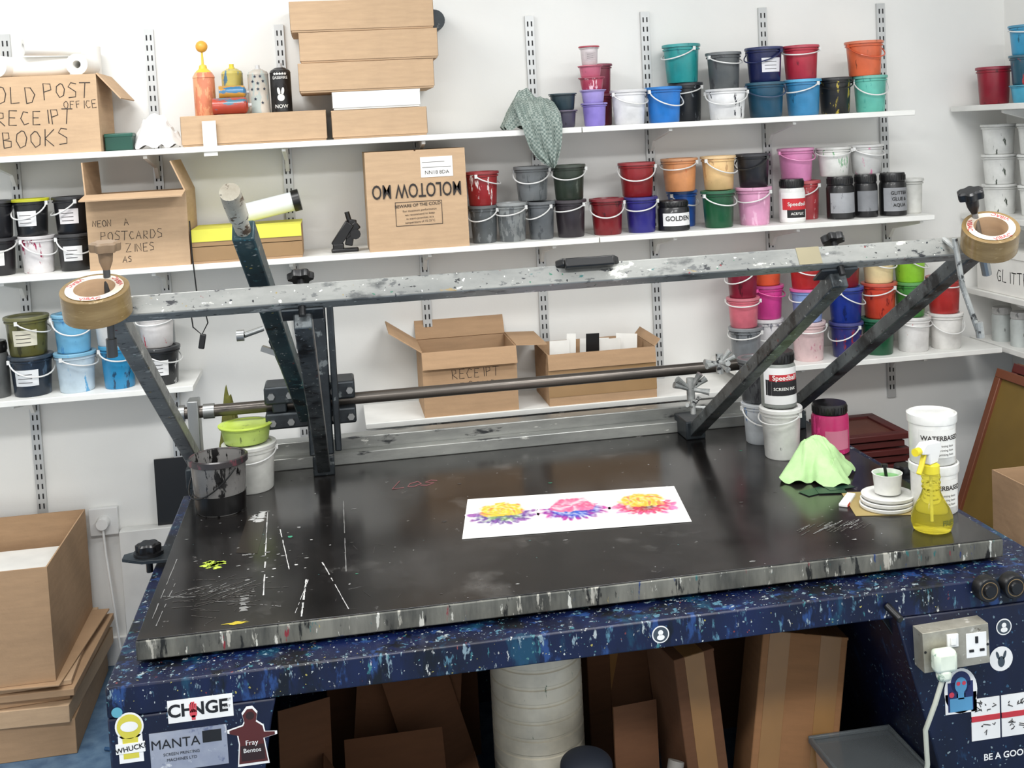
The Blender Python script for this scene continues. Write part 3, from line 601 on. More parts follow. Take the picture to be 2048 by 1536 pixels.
# carrier frame
a30=radians(30.1); fa=V((0,-cos(a30),sin(a30))); fn=V((0,sin(a30),cos(a30)))
def FP(x,s,n=0): return V((x,-.53,.93))+fa*s+fn*n
L=1.18
car=pp('screen_carrier',MB().beam(FP(-.44,L),FP(1.375,L),.036,.041,fn),m_bar,.003,label='raised paint spattered steel screen clamp bar')
for x in(-.42,-.07,1.03,1.35):
    o=-.0 if x in(-.42,1.35) else -.04
    pp('carrier_arm',MB().beam(FP(x,-.03,o),FP(x,L-.02,o),.036,.036,fn),m_bar if x in(-.42,) else m_arm,.003,car)
    pp('hinge_block',MB().bb(x-.03,x+.03,-.56,-.44,.87,.925),m_dsteel,.004,car)
for x in(-.07,1.03):
    pp('cross_plate',MB().beam(FP(x-.04,L-.03,-.024),FP(x+.04,L-.03,-.024),.05,.006,fn),m_dsteel,.001,car)
# pull handle
mb=MB().beam(FP(.43,L+.01,.02),FP(.56,L+.01,.02),.02,.006,fn)
mb.beam(FP(.435,L+.012,.022),FP(.45,L+.03,.02),.016,.016,fn).beam(FP(.555,L+.012,.022),FP(.54,L+.03,.02),.016,.016,fn).beam(FP(.445,L+.034,.014),FP(.545,L+.034,.014),.018,.02,fn)
pp('pull_handle',mb,m_black,.004,car,'black plastic pull handle')
mb=MB().beam(FP(.935,L+.0186,.001),FP(.985,L+.0186,.001),.001,.038,fn)
pp('masking_tape_strip',mb,plain((138,130,104),.7),0,car)
def star(T,r=.022,h=.016,m=0,mb=None):
    mb=mb or MB(); n=48; prof=[(1,0),(1.05,.3),(1.05,.8),(.85,1)]
    vs=[]
    for s,q in prof:
        for i in range(n):
            a=2*pi*i/n; rr=r*s*(1+.13*cos(6*a)); vs.append((rr*cos(a),rr*sin(a),q*h))
    fs=[tuple(range(n))[::-1]]+[(k*n+i,k*n+(i+1)%n,(k+1)*n+(i+1)%n,(k+1)*n+i) for k in range(3) for i in range(n)]+[tuple(range(3*n,4*n))]
    return mb.add(vs,fs,m,T)
Rf=M((V((1,0,0)),fn.cross(V((1,0,0))),fn)).transposed().to_4x4()
for x in(-.07,1.03):
    mb=star(M.Translation(FP(x,L,.035))@Rf); mb.tube([FP(x,L,-.04),FP(x,L,.04)],.007,10)
    pp('star_knob',mb,m_black,0,car,'black star shaped clamping knob')
# slide rod
pp('slide_rod',MB().tube([(-.44,-.55,1.083),(1.2,-.55,1.083)],.017,20),worn('mat_rod',(56,52,50),(104,98,92),[((30,28,28),20,.6,.1)],.3,.7,None,(.2,1,1)))
pp('rod_bracket',MB().bb(-.43,-.4,-.58,-.52,.87,1.12),m_steel,.003)
pp('rod_collar',MB().tube([(-.455,-.55,1.083),(-.44,-.55,1.083)],.023,20),m_steel)
pp('rod_collar',MB().tube([(-.39,-.55,1.083),(-.36,-.55,1.083)],.021,20),m_steel)
# squeegee arm assembly
sq=pp('squeegee_arm',MB().beam((-.105,-.6,1.06),(-.168,-1.59,1.66),.042,.042,(0,0,1)),worn('mat_arm_teal',(22,46,54),(50,78,84),[((110,122,120),24,.6,.06),((166,170,166),50,.65,.03),((70,116,116),18,.64,.05),((10,18,22),20,.6,.05)],.4,.2,[(120,.4,DP)]),.004,label='dark teal square tube squeegee arm')
mb=MB().tube([(-.168,-1.59,1.66),(-.171,-1.635,1.688)],.015,16).tube([(-.171,-1.635,1.688),(-.174,-1.68,1.716),(-.177,-1.715,1.738)],[.0185,.0195,.0185],18)
pp('hand_grip',mb,worn('mat_grip',(140,132,116),(190,186,172),[((80,62,46),34,.57,.04),((50,46,44),54,.6,.04)],.7),0,sq,'taped round hand grip')
for za,zb_ in((1.095,1.145),(1.025,1.07)): pp('slide_carriage',MB().bb(-.22,.03,-.6,-.49,za,zb_),m_dsteel,.006,sq)
pp('carriage_cheek',MB().bb(-.2,-.16,-.595,-.5,1.07,1.1),m_dsteel,.004,sq)
for x in(-.2,-.15,-.03,.015):
    for zz in(1.12,1.045): pp('carriage_bolt',MB().lathe([(0,0),(.01,0),(.01,.01),(0,.01)],6,0,M.Translation((x,-.6005,zz))@M.Rotation(pi/2,4,'X')),m_steel,0,sq)
pp('upright_plate',MB().bb(-.104,-.038,-.65,-.625,.955,1.42),m_dsteel,.004,sq,'broad black steel upright plate of squeegee lift')
pp('upright_plate',MB().bb(-.034,-.016,-.66,-.61,.965,1.38),m_dsteel,.004,sq,'broad black steel upright plate of squeegee lift')
pp('linkage',MB().beam((-.12,-.64,1.12),(-.165,-.86,1.33),.03,.03),m_dsteel,.003,sq)
mb=MB().tube([(-.185,-.95,1.42),(-.165,-.82,1.33)],.008,12).tube([(-.19,-.9,1.36),(-.235,-.92,1.35)],.007,12).lathe([(0,0),(.014,0),(.014,.018),(0,.018)],16,0,M.Translation((-.235,-.92,1.35))@M.Rotation(-pi/2,4,'Y')).beam((-.2,-.84,1.3),(-.12,-.86,1.27),.014,.014)
for i in range(9):
    t=i/9; c=V((-.15,-.72,1.22)).lerp(V((-.17,-.86,1.33)),t); mb.tube([c,c+V((-.002,-.007,.006))],.012,14)
pp('spring',mb,m_steel,0,sq)
# wing-nut clusters
m_wing=worn('mat_wing',(110,114,114),(196,198,196),[((40,42,44),40,.58,.05),((226,228,226),60,.62,.04)],.35,.4)
def wing(c,s,lab,n=5,seed=1):
    rnd=random.Random(seed); c=V(c); mb=MB().tube([c-V((0,0,.03*s)),c+V((0,0,.03*s))],.011*s,12)
    for i in range(n):
        a=rnd.uniform(0,6.28); d=V((cos(a)*.7,-.35*abs(sin(a)),rnd.uniform(-.2,1))).normalized()*.05*s
        mb.tube([c,c+d*.6,c+d],[.006*s,.0065*s,.009*s],10)
    pp('wing_clamp',mb,m_wing,0,car,lab)
wing(FP(1.0,.42,.03),.9,'silver paint flecked wing clamp',6,4); wing(FP(1.0,.13,.05),1.1,'silver three armed wing clamp',5,9); wing(FP(1.0,.12,-.0),.7,'small dark clamp screw',4,2)
# hanging threaded rod at right end
mb=MB().tube([(1.265,-1.6,1.55),(1.28,-1.6,1.45),(1.305,-1.62,1.345)],.006,10).tube([(1.265,-1.6,1.53),(1.265,-1.56,1.545),(1.28,-1.53,1.54)],.005,10).tube([(1.302,-1.62,1.375),(1.306,-1.62,1.343)],.0085,10)
pp('hanging_rod',mb,m_wing,0,car,'thin bent steel rod with paint blobs')
# clamp bolts through tape rolls
def bolt(p0,p1,knobm,lab):
    p0=V(p0);p1=V(p1); mb=MB().tube([p0,p1],.0065,12); d=(p0-p1).normalized(); q=d.to_track_quat('Z','Y').to_matrix().to_4x4()
    star(M.Translation(p0)@q,.024,.018,1,mb); mb.lathe([(.014,0),(.012,-.02),(.0065,-.035)],14,1,M.Translation(p0)@q); mb.lathe([(0,0),(.01,0),(.01,.035),(0,.035)],10,0,M.Translation(p1)@q)
    pp('clamp_bolt',mb,[m_steel if knobm is m_black else plain((70,72,74),.4,.4),knobm],0,car,lab)
bolt((-.42,-1.575,1.636),(-.425,-1.555,1.435),plain((130,108,84),.6),'steel clamp bolt with tan taped knob')
bolt((1.305,-1.6,1.632),(1.355,-1.57,1.465),m_black,'steel clamp bolt with black star knob')
# side brackets with knobs
def sidebr(x,y,s,lab):
    mb=MB().prism([(x-s*.0,y-.05),(x+s*.07,y-.045),(x+s*.12,y-.015),(x+s*.12,y+.015),(x+s*.07,y+.045),(x,y+.05)],.836,.844,'z')
    pp('side_bracket',mb,m_dsteel,.001,base); mb=star(M.Translation((x+s*.06,y,.852)),.026,.02); mb.tube([(x+s*.06,y,.80),(x+s*.06,y,.854)],.008,10); mb.lathe([(0,.844),(.035,.844),(.035,.852),(0,.852)],24,0,M.Translation((x+s*.06,y,0)))
    pp('star_knob',mb,m_black,0,base,'black star knob on side bracket')
sidebr(-.43,-.97,-1,'')
sidebr(1.41,-.98,1,'')
# stickers, rollers, socket on the base
YS=-1.6012
def sticker(name,mb,mats,lab): pp(name,mb,mats,0,base,lab)
k_w=plain((232,232,230),.5);k_b=plain((20,20,22),.5)
mb=MB().bb(-.365,-.245,YS,-1.6,.737,.781).text('CH',.034,(-.341,YS-.0006,.759),(pi/2,0,0),1,.03).text('NGE',.034,(-.289,YS-.0006,.759),(pi/2,0,0),1,.03).text('POST',.007,(-.256,YS-.0006,.77),(pi/2,0,0),1).text('ART',.007,(-.256,YS-.0006,.757),(pi/2,0,0),1)
mb.disc((-.3185,YS-.0008,.752),.007,18,2,(pi/2,0,0),1,1.2).bb(-.322,-.315,YS-.0008,-1.6,.739,.748,2)
for k,(dx,hh) in enumerate(((-.0055,.012),(-.002,.016),(.0016,.016),(.0052,.012))): mb.bb(-.3185+dx-.0013,-.3185+dx+.0013,YS-.0008,-1.6,.754,.758+hh,2)
sticker('word_sticker',mb,[k_w,k_b,plain((205,70,80),.5)],'white rectangular sticker with bold black lettering')
mb=MB().disc((-.436,YS,.742),.026,28,0,(pi/2,0,0),1,1.05).bb(-.458,-.414,YS,-1.6,.672,.725,0)
mb.disc((-.436,YS-.0005,.742),.0225,28,1,(pi/2,0,0),1,1.05).bb(-.45,-.422,YS-.0005,-1.6,.68,.72,1)
mb.disc((-.436,YS-.001,.742),.01,24,0,(pi/2,0,0),1.6,1).bb(-.463,-.41,YS-.0014,-1.6,.691,.71,0).text('WHUCK?',.0135,(-.436,YS-.002,.7),(pi/2,-.12,0),2,.02).disc((-.456,YS-.001,.772),.01,18,3,(pi/2,0,0))
sticker('shape_sticker',mb,[k_w,plain((205,195,70),.5),k_b,plain((90,160,180),.5)],'yellow rounded sticker with black lettering')
mb=MB().bb(-.402,-.26,YS,-1.6,.645,.722).text('MANTA',.026,(-.355,YS-.001,.698),(pi/2,0,0),1).bb(-.305,-.27,YS-.0006,-1.6,.692,.715,1).text('SCREEN PRINTING',.008,(-.345,YS-.001,.678),(pi/2,0,0),1).text('MACHINES LTD',.008,(-.345,YS-.001,.667),(pi/2,0,0),1)
sticker('maker_plate',mb,[worn('mat_plate',(140,146,162),(170,174,184),[((200,202,206),30,.6,.05),((96,104,132),20,.6,.06)],.45,.2),k_b],'silver metal maker plate with black lettering')
def sil(s,c,m,y):
    prof=[(-.026,-.05),(-.022,-.01),(-.024,.006),(-.04,.012),(-.04,.018),(-.014,.024),(-.011,.03),(-.014,.045),(-.005,.056),(.005,.056),(.013,.045),(.01,.03),(.022,.02),(.024,.008),(.044,.006),(.044,0),(.022,-.004),(.028,-.05)]
    mb.add([(c[0]+a*s,y,c[1]+b_*s) for a,b_ in prof],[tuple(range(len(prof)))],m)
mb=MB(); sil(1.1,(-.215,.69),0,YS); sil(1.0,(-.215,.69),1,YS-.0005); mb.bb(-.236,-.192,YS-.0009,-1.6,.645,.675,2).text('Fray',.014,(-.215,YS-.0014,.68),(pi/2,0,0),0).text('Bentos',.012,(-.215,YS-.0014,.665),(pi/2,0,0),0).disc((-.215,YS-.0009,.733),.008,16,3,(pi/2,0,0))
sticker('figure_sticker',mb,[k_w,plain((78,28,26),.5),plain((40,18,18),.5),plain((40,20,18),.5)],'dark red cut out figure sticker with lettering')
def round_sticker(x,z,r,ink=1,rab=False):
    mb=MB().disc((x,YS,z),r,28,0,(pi/2,0,0))
    if rab: mb.disc((x,YS-.0006,z-.006),r*.3,18,1,(pi/2,0,0),1,1.5).disc((x-.008,YS-.0006,z+.008),r*.12,14,1,(pi/2,-.3,0),1,3).disc((x+.008,YS-.0006,z+.008),r*.12,14,1,(pi/2,.3,0),1,3)
    else: mb.disc((x,YS-.0004,z),r*.86,28,1,(pi/2,0,0)).disc((x,YS-.0008,z+.004),r*.3,16,0,(pi/2,0,0)).disc((x,YS-.0008,z-.006),r*.45,16,0,(pi/2,0,0),1,.7)
    sticker('round_sticker',mb,[k_w,plain((60,70,80),.5)],'small round black and white sticker')
round_sticker(.6,.79,.018); round_sticker(1.355,.712,.018); round_sticker(1.347,.643,.027,rab=True)
cx=1.252; cz=.585
mb=MB().disc((cx,YS,cz),.038,28,0,(pi/2,0,0),1,1.3).bb(cx-.036,cx+.036,YS,-1.6,cz-.049,cz-.005,0).disc((cx,YS-.0006,cz+.018),.023,22,1,(pi/2,0,0),1,1.1).bb(cx-.03,cx-.01,YS-.0006,-1.6,cz-.044,cz+.02,1).bb(cx+.01,cx+.028,YS-.0006,-1.6,cz-.044,cz+.02,1)
mb.bb(cx-.026,cx+.026,YS-.001,-1.6,cz-.044,cz-.015,2).bb(cx-.007,cx+.007,YS-.001,-1.6,cz-.018,cz+.005,2).disc((cx,YS-.0012,cz+.013),.014,20,2,(pi/2,0,0),1,1.25).disc((cx-.006,YS-.0016,cz+.017),.0045,12,3,(pi/2,0,0)).disc((cx+.007,YS-.0016,cz+.017),.0045,12,3,(pi/2,0,0)).disc((cx-.022,YS-.0016,cz-.006),.006,12,3,(pi/2,0,0))
sticker('portrait_sticker',mb,[k_w,plain((30,40,90),.5),plain((84,146,186),.5),plain((200,60,80),.5)],'white oval sticker with blue long haired figure')
for x0,sd in((1.275,3),(1.345,8)):
    rnd=random.Random(sd); mb=MB().bb(x0,x0+.066,YS,-1.6,.47,.562).bb(x0,x0+.066,YS-.0008,-1.6,.512,.524,1)
    for k in range(12):
        xx,zz=x0+rnd.uniform(.012,.054),rnd.choice([rnd.uniform(.48,.505),rnd.uniform(.532,.552)]); mb.tube([(xx,YS-.0006,zz),(xx+rnd.uniform(-.008,.008),YS-.0006,zz+rnd.uniform(-.006,.006)),(xx+rnd.uniform(-.01,.01),YS-.0006,zz+rnd.uniform(-.008,.008))],.0009,5,2)
    sticker('sheet_sticker',mb,[k_w,plain((190,50,60),.5),k_b],'white square sticker with red stripe and black squiggles')
sticker('lettering_sticker',MB().text('BE A GOOD',.02,(1.355,YS,.43),(pi/2,0,0),0,.02),[k_w],'white stencilled lettering')
for x in(1.31,1.37):
    mb=MB().lathe([(0,.03),(.012,.03),(.014,.024),(.024,.024),(.027,.018),(.027,0)],28,0,M.Translation((x,-1.6,.805))@M.Rotation(pi/2,4,'X')).lathe([(.017,.0245),(.018,.025),(.019,.0245)],28,1,M.Translation((x,-1.6,.805))@M.Rotation(pi/2,4,'X'))
    pp('roller_knob',mb,[m_black,plain((120,100,70),.4,.3)],0,base,'black round control knob')
SX=-.018
mb=MB().box((1.24+SX,-1.62,.7),(.148,.04,.085),0,Euler((0,-.03,0)).to_matrix())
mb.bb(1.218+SX,1.243+SX,-1.644,-1.639,.705,.732,1).bb(1.224+SX,1.236+SX,-1.648,-1.643,.711,.727,1)
mb.bb(1.262+SX,1.308+SX,-1.6405,-1.639,.675,.728,1)
for dx in(1.17,1.31): mb.disc((dx+SX,-1.641,.7),.003,10,2,(pi/2,0,0))
pp('power_socket',mb,[worn('mat_socket',(140,136,122),(184,180,168),[((210,206,196),40,.62,.05),((90,80,66),30,.64,.04)],.4,.3),k_w,k_b],.004,base,'scuffed metal double mains socket')
pp('socket_holes',MB().bb(1.282+SX,1.288+SX,-1.6425,-1.6405,.706,.72,0).bb(1.268+SX,1.278+SX,-1.6425,-1.6405,.688,.693).bb(1.292+SX,1.302+SX,-1.6425,-1.6405,.688,.693),k_b,0,base)
mb=MB().tube([(1.09,-1.6,.79),(1.1,-1.64,.775)],.008,12).beam((1.1,-1.55,.77),(1.15,-1.55,.69),.012,.03)
pp('latch_pin',mb,m_black,.002,base)
r=thing('power_plug','white mains plug with cable in metal socket','plug',(1.18,-1.655,.68))
mesh('plug_body',MB().box((1.183,-1.658,.688),(.05,.03,.048)).box((1.18,-1.66,.66),(.03,.025,.03)),worn('mat_plug',(196,206,188),(222,230,214),[((120,150,130),40,.62,.05)],.4),.01,parent=r,world=r.location)
mesh('cable',MB().tube([(1.178,-1.66,.65),(1.16,-1.66,.6),(1.142,-1.65,.54),(1.15,-1.64,.46),(1.135,-1.635,.38),(1.13,-1.64,.3),(1.12,-1.66,.2),(1.11,-1.7,.16)],.0052,10),plain((190,192,178),.5),parent=r,world=r.location)
# ------------------------------------------------------------ tape rolls
m_btape=worn('mat_brown_tape',(118,96,60),(140,118,80),[((160,140,102),30,.62,.05)],.22,0,None,(1,1,8))
def taperoll(loc,rot,d,lab):
    r=thing('tape_roll',lab,'tape roll',loc,rot,'packing tape rolls on the press'); R=d/2; h=.052
    mesh('tape_winding',MB().lathe([(R*.7,-h/2),(R,-h/2),(R,h/2),(R*.7,h/2),(R*.7,-h/2)],48),[m_btape],.001,parent=r)
    mb=MB().lathe([(R*.6,-h/2-.001),(R*.71,-h/2-.001),(R*.71,h/2+.001),(R*.6,h/2+.001),(R*.6,-h/2-.001)],40)
    # printed paper ring glued to the roll face
    mb.lathe([(R*.6,h/2+.0013),(R*.84,h/2+.0013)],48,1)
    for k in range(3):
        a=2*pi*k/3+.5; T=(R*.725*cos(a),R*.725*sin(a),h/2+.0018); mb.text('VIBAC',.0135,T,(0,0,a+pi/2),2,.02)
    mesh('cardboard_core',mb,[m_card,plain((206,194,178),.5),plain((180,60,66),.5)],parent=r)
taperoll((-.437,-1.6,1.548),(.34,0,.0),.122,'brown parcel tape roll hung on taped bolt')
taperoll((1.335,-1.615,1.55),(.5,-.22,0),.112,'brown parcel tape roll hung on black knob bolt')
# ------------------------------------------------------------ things on the bed
zb=.871; GT='tubs on the printing bed'
r=thing('paint_bucket','clear bucket streaked black with dark paint inside','bucket',(-.335,-.77,zb),group=GT); d,h=.15,.145
mesh('bucket_body',MB().lathe([(0,0),(.06,0),(.063,.004),(.0705,.9*h),(.074,.9*h),(.074,h),(.0705,h),(.069,.9*h),(.0615,.34*h),(0,.34*h)],40),plastic((134,132,130),(16,15,16),.3,.535),parent=r)
mesh('paint_fill',MB().lathe([(.0641,.004),(.067,.35*h),(.0,.36*h)],40),plain((14,13,14),.3),parent=r)
mesh('bucket_rim',MB().lathe([(.0742,.88*h),(.0765,.89*h),(.0765,.985*h),(.073,1.005*h),(.069,.99*h)],40),plastic((60,56,58),(110,60,70)),parent=r)
mesh('handle',MB().tube([(.078*cos(-pi/2-.9+pi*(t/16-.5)),.078*sin(-pi/2-.9+pi*(t/16-.5)),.86*h-.075*sin(pi*t/16)) for t in range(17)],.0022,6),m_black,parent=r)
z=bucket(-.268,-.61,zb,.146,.13,(238,238,232),'white'+B+'carrying a lime tub',GT,handle=True)
bucket(-.275,-.595,z,.146,.05,(190,214,110),'shallow translucent lime tub on white bucket',GT,lid=(196,220,90),handle=False)
z=bucket(1.2,-.8,zb,.114,.143,(240,240,236),'clean white'+B+'carrying an ink jar',GT)
SB2=[(.08,.74,(230,230,230),1.3),(.24,.52,(24,24,28),1.15),(.5,.62,(190,40,50),.9)]
jar(1.2,-.79,z,.1,.155,(130,134,130),'clear grey ink jar with black lid',GT,bands=SB2,txt=[('Speedball',.56,.19),('SCREEN INK',.36,.12)])
z=bucket(1.2,-.645,zb,.105,.12,(205,210,214),'off white'+B+'with blue flecks',GT,drip=(60,110,170),amt=.62)
bucket(1.195,-.64,z,.105,.13,(84,86,88),'dark grey'+B+'stacked behind ink jar',GT,drip=(50,50,54))
jar(1.345,-.8,zb,.106,.14,(200,40,108),'hot pink ink jar with black lid',GT,bands=[(.12,.5,(206,120,146),.7)],drip=(220,64,134))
single('green_cloth','crumpled pale green microfibre cloth on printing bed','cloth',heap(.1,.085,.12,21.3,px=-.05,py=.1,pk=.5,sh=2.6,corners=.22),cloth((184,220,160)),(1.215,-1.0,zb+.0005),(0,0,.4))
for i,(x,y,rz) in enumerate(((1.155,-1.11,.3),(1.195,-1.12,-.2),(1.225,-1.1,.1))): single('colour_card','small dark green colour card on printing bed','card',MB().bb(-.035,.035,-.02,.02,0,.001),plain((30,60,46),.4),(x,y,zb+.001*(1+i)),(0,0,rz),'colour cards on the bed')
r=thing('white_scraper','small white plastic scraper with red stripe','scraper',(1.2,-1.2,zb),(0,0,.9)); mesh('scraper_blade',MB().bb(-.045,.045,-.011,.011,0,.008),k_w,.002,parent=r); mesh('scraper_stripe',MB().bb(-.045,-.02,-.0112,-.0105,.001,.007),plain((200,50,50),.5),parent=r)
single('yellow_paper','mustard yellow paper offcut under lids','paper',MB().bb(-.07,.09,-.08,.09,0,.001),plain((168,148,96),.6),(1.26,-1.24,zb+.0002),(0,0,-.25))
z=zb+.0015
for i in range(3):
    single('bucket_lid','round white plastic bucket lid on printing bed','lid',MB().lathe([(0,0),(.058,0),(.061,.003),(.062,.009),(.058,.01),(.054,.006),(0,.006)],40),m_white,(1.268+.004*i,-1.265+.003*i,z),group='loose lids on the bed'); z+=.0105
r=thing('small_cup','small white cup holding green ink and screw','cup',(1.278,-1.255,z))
mesh('cup_body',MB().lathe([(0,0),(.03,0),(.034,.045),(.036,.048),(.033,.048),(.029,.004),(0,.004)],36),m_white,parent=r); mesh('ink_fill',MB().lathe([(0,.038),(.0315,.038)],30),plain((120,180,110),.4),parent=r)
mesh('screw',MB().tube([(0,0,.02),(-.006,0,.065)],.004,10).lathe([(0,0),(.008,0),(.008,.006),(0,.006)],10,0,M.Translation((-.006,0,.063))),m_black,parent=r)
def tub(x,y,z,lab,t):
    r=thing('white_tub',lab,'tub',(x,y,z),(0,0,-.1),group=GT)
    mesh('tub_body',MB().lathe([(0,0),(.05,0),(.052,.003),(.0535,.1),(0,.1)],40),m_white,parent=r)
    mesh('lid',MB().lathe([(.052,.096),(.056,.096),(.057,.1),(.057,.116),(.053,.118),(.05,.113),(0,.113)],40),m_white,parent=r)
    mb=MB(); arcpatch(mb,lambda q:.0545,.02,.085,-pi/2-.95,-pi/2+.75,0,16)
    mb.ctext(t,.0155,.0553,.066,1,.02)
    for k in range(3): mb.ctext('screen printing base',.0075,.0553,.048-.01*k,1)
    mesh('tub_label',mb,[plain((226,226,222),.5),m_ink],parent=r); return z+.1185
z=tub(1.368,-1.31,zb,'white lidded tub with printed label supporting another','WATERBASED'); tub(1.366,-1.31,z,'white lidded tub with printed label on top','WATERBASED')
r=thing('spray_bottle','translucent yellow spray bottle with white trigger head','spray bottle',(1.293,-1.43,zb),(0,0,.5))
my,nt,b=newmat('mat_yellow_clear'); n=noise(nt,coords(nt),8,2); nt.links.new(ramp(nt,n.outputs[0],[(.3,(236,222,70)),(.7,(248,238,110))]),b.inputs['Base Color']); b.inputs['Roughness'].default_value=.06; b.inputs['Transmission Weight'].default_value=.85; b.inputs['IOR'].default_value=1.15
mb=MB().lathe([(0,0),(.034,0),(.041,.004),(.0455,.02),(.0445,.036),(.038,.053),(.028,.07),(.0215,.085),(.019,.094),(.0212,.099),(.019,.104),(.0212,.11),(.019,.116),(.0212,.122),(.0195,.13),(.015,.136),(0,.136)],44)
mesh('bottle_body',mb,my,parent=r)
mesh('dip_tube',MB().tube([(0,0,.02),(0,0,.13)],.003,8),k_w,parent=r)
mesh('printed_label',MB().ctext('FRESH',.017,.0462,.028,0,.02),plain((90,96,30),.5),parent=r)
mesh('collar',MB().lathe([(.017,.13),(.0195,.132),(.0195,.15),(.014,.154),(0,.154)],28),plain((225,210,50),.4),parent=r)
mb=MB().prism([(-.018,.154),(.014,.154),(.03,.185),(.026,.2),(-.028,.206),(-.044,.196),(-.044,.183),(-.02,.178)],-.011,.011,'y')
mesh('trigger_head',mb,k_w,.003,parent=r)
mesh('trigger',MB().prism([(-.028,.182),(-.02,.182),(-.032,.155),(-.046,.136),(-.05,.14),(-.038,.158)],-.006,.006,'y'),plain((232,212,50),.4),.002,parent=r)
mesh('spray_nozzle',MB().lathe([(0,0),(.009,0),(.009,.016),(0,.016)],16,0,M.Translation((-.06,0,.19))@M.Rotation(pi/2,4,'Y')),plain((232,212,50),.4),parent=r)
# print
u=V((.536,-.06,0)); u.normalize(); ang=atan2(u.y,u.x)
r=thing('flower_print','long white paper strip with three printed flowers','print',(.543,-1.065,zb+.0006),(0,0,ang-.0))
mesh('paper_sheet',MB().prism([(-.262,.142),(.278,.138),(.268,-.128),(-.278,-.14)],0,.0008),m_paper,parent=r)
mi,nt,b=newmat('mat_printed_ink'); at=nt.nodes.new('ShaderNodeVertexColor'); at.layer_name='ink'; gn=noise(nt,coords(nt),120,2)
nt.links.new(mix(nt,ramp(nt,gn.outputs[0],[(.5,(0,0,0)),(.85,(90,90,90))]),at.outputs[0],lin((240,240,236))),b.inputs['Base Color']); b.inputs['Roughness'].default_value=.75
def lerpc(a,b,t): return tuple(a[i]*(1-t)+b[i]*t for i in range(3))
def flower(cx,low,upc,seed):
    nx,ny=190,150; x0,x1,y0,y1=-.088,.088,-.08,.074; PW=lin((238,237,232)); low=[lin(c) for c in low]; upc=[lin(c) for c in upc]
    vs=[];cols=[];fs=[];ink=[]
    for j in range(ny+1):
        for i in range(nx+1):
            x=x0+(x1-x0)*i/nx; y=y0+(y1-y0)*j/ny; vs.append((x*1.05+cx,y*1.42+.006,.00105)); ik=0
            n1=NZ.noise((x*50+seed*9,y*50,0)); n2=NZ.noise((x*110,y*110+seed*5,3)); n3=NZ.noise((x*25+seed,y*25,6))
            c=PW[:3]
            th=atan2(y+.002,x); rr=hypot(x/1.3,(y+.002)*1.1)
            th2=th+.2*n3
            Rb=.068*(.72+.28*abs(cos(8*th2+seed))**.8)*(1.04-.16*abs(sin(th)))+.010*n1+.004*n2
            if y<.018+.014*n1:
                al=min(1,max(0,(Rb-rr)/.012))**.8; al*=min(1,max(.3,.92+.55*n2+.4*n1)); ik=max(ik,al)
                t=min(.999,max(0,rr/.066+.38*n1+.1*n2))*(len(low)-1); k=int(t); cc=lerpc(low[k],low[min(k+1,len(low)-1)],t-k)
                cc=lerpc(cc,tuple(v*.4 for v in low[0]),max(0,min(.35,.3*sin(26*th2+4*n1))))
                c=lerpc(c,cc,al)
            yy=y-.022; r2=hypot(x/1.25,yy/1.0); t2=atan2(yy,x)
            R2=.047*(.88+.14*abs(sin(2.5*t2+seed)))+.008*n1+.003*n2
            if yy>-.028+.006*n2 and y>-.008+.01*n3:
                s=sin(2.6*t2+r2*190+2.2*n3*2+seed); al=min(1,max(0,(R2-r2)/.008))*min(1,max(.3,.95+.5*n2)); ik=max(ik,al)
                cc=lerpc(upc[0],upc[1],.5+.5*s); cc=lerpc(cc,upc[2],max(0,min(.8,-s*1.2-.4+n1)))
                c=lerpc(c,cc,al)
            if rr<.07 and rr>.052 and y<.02 and NZ.noise((x*300,y*300,seed*3.1))>.5: c=lerpc(c,low[-1],.5); ik=1
            cols+=[c[0],c[1],c[2],1]; ink.append(ik)
    for j in range(ny):
        for i in range(nx):
            a=j*(nx+1)+i; q=(a,a+1,a+nx+2,a+nx+1)
            if max(ink[k] for k in q)>0: fs.append(q)
    o=mesh('printed_flower',MB().add(vs,fs),mi,parent=r)
    ca=o.data.color_attributes.new('ink','FLOAT_COLOR','POINT'); ca.data.foreach_set('color',cols)
flower(-.178,[(50,110,70),(110,150,70),(96,70,140),(120,70,150),(150,90,160)],[(250,214,80),(244,176,50),(226,110,50)],1)
flower(0,[(30,60,150),(40,90,190),(70,60,170),(150,50,150),(190,60,150)],[(240,130,160),(230,90,130),(246,196,200)],2.3)
flower(.178,[(60,50,40),(140,60,50),(200,50,80),(216,84,134),(226,124,174)],[(250,210,90),(244,170,50),(220,100,60)],3.6)
# ------------------------------------------------------------ left floor cartons etc
GF='flattened cartons on the floor'
z=FZ
for i in range(6):
    hh=[.1,.05,.02,.02,.015,.006][i]
    single('flattened_carton','flattened brown carton in floor stack','box',MB().bb(-.28,.3,-.25,.25,0,hh),[m_card2,m_card,m_card2][i%3],(-1.1+.02*(i%2)-.01*(i%3),-.3,z),(0,0,[.02,-.05,.06,-.03,.05,-.08][i]),GF,.002); z+=hh+.001
r=open_carton(-1.4,-.835,-.55,-.06,z,.69,'large open brown carton standing on flattened cartons',m_card2,[],name='large_open_carton')
single('paper_stack','stack of white paper inside large carton','paper',MB().bb(-.25,.25,-.21,.2,0,.22),m_paper,(-1.115,-.3,z+.006))
struct('trim_1',MB().bb(-.74,.3,-.05,-.0005,FZ+.09,.6),plain((228,228,225),.5),.002)
single('black_board','black card board leaning on wall','board',MB().bb(-.062,.062,-.004,.004,0,.215),m_black,(-.56,-.02,.601),(-.03,0,0))
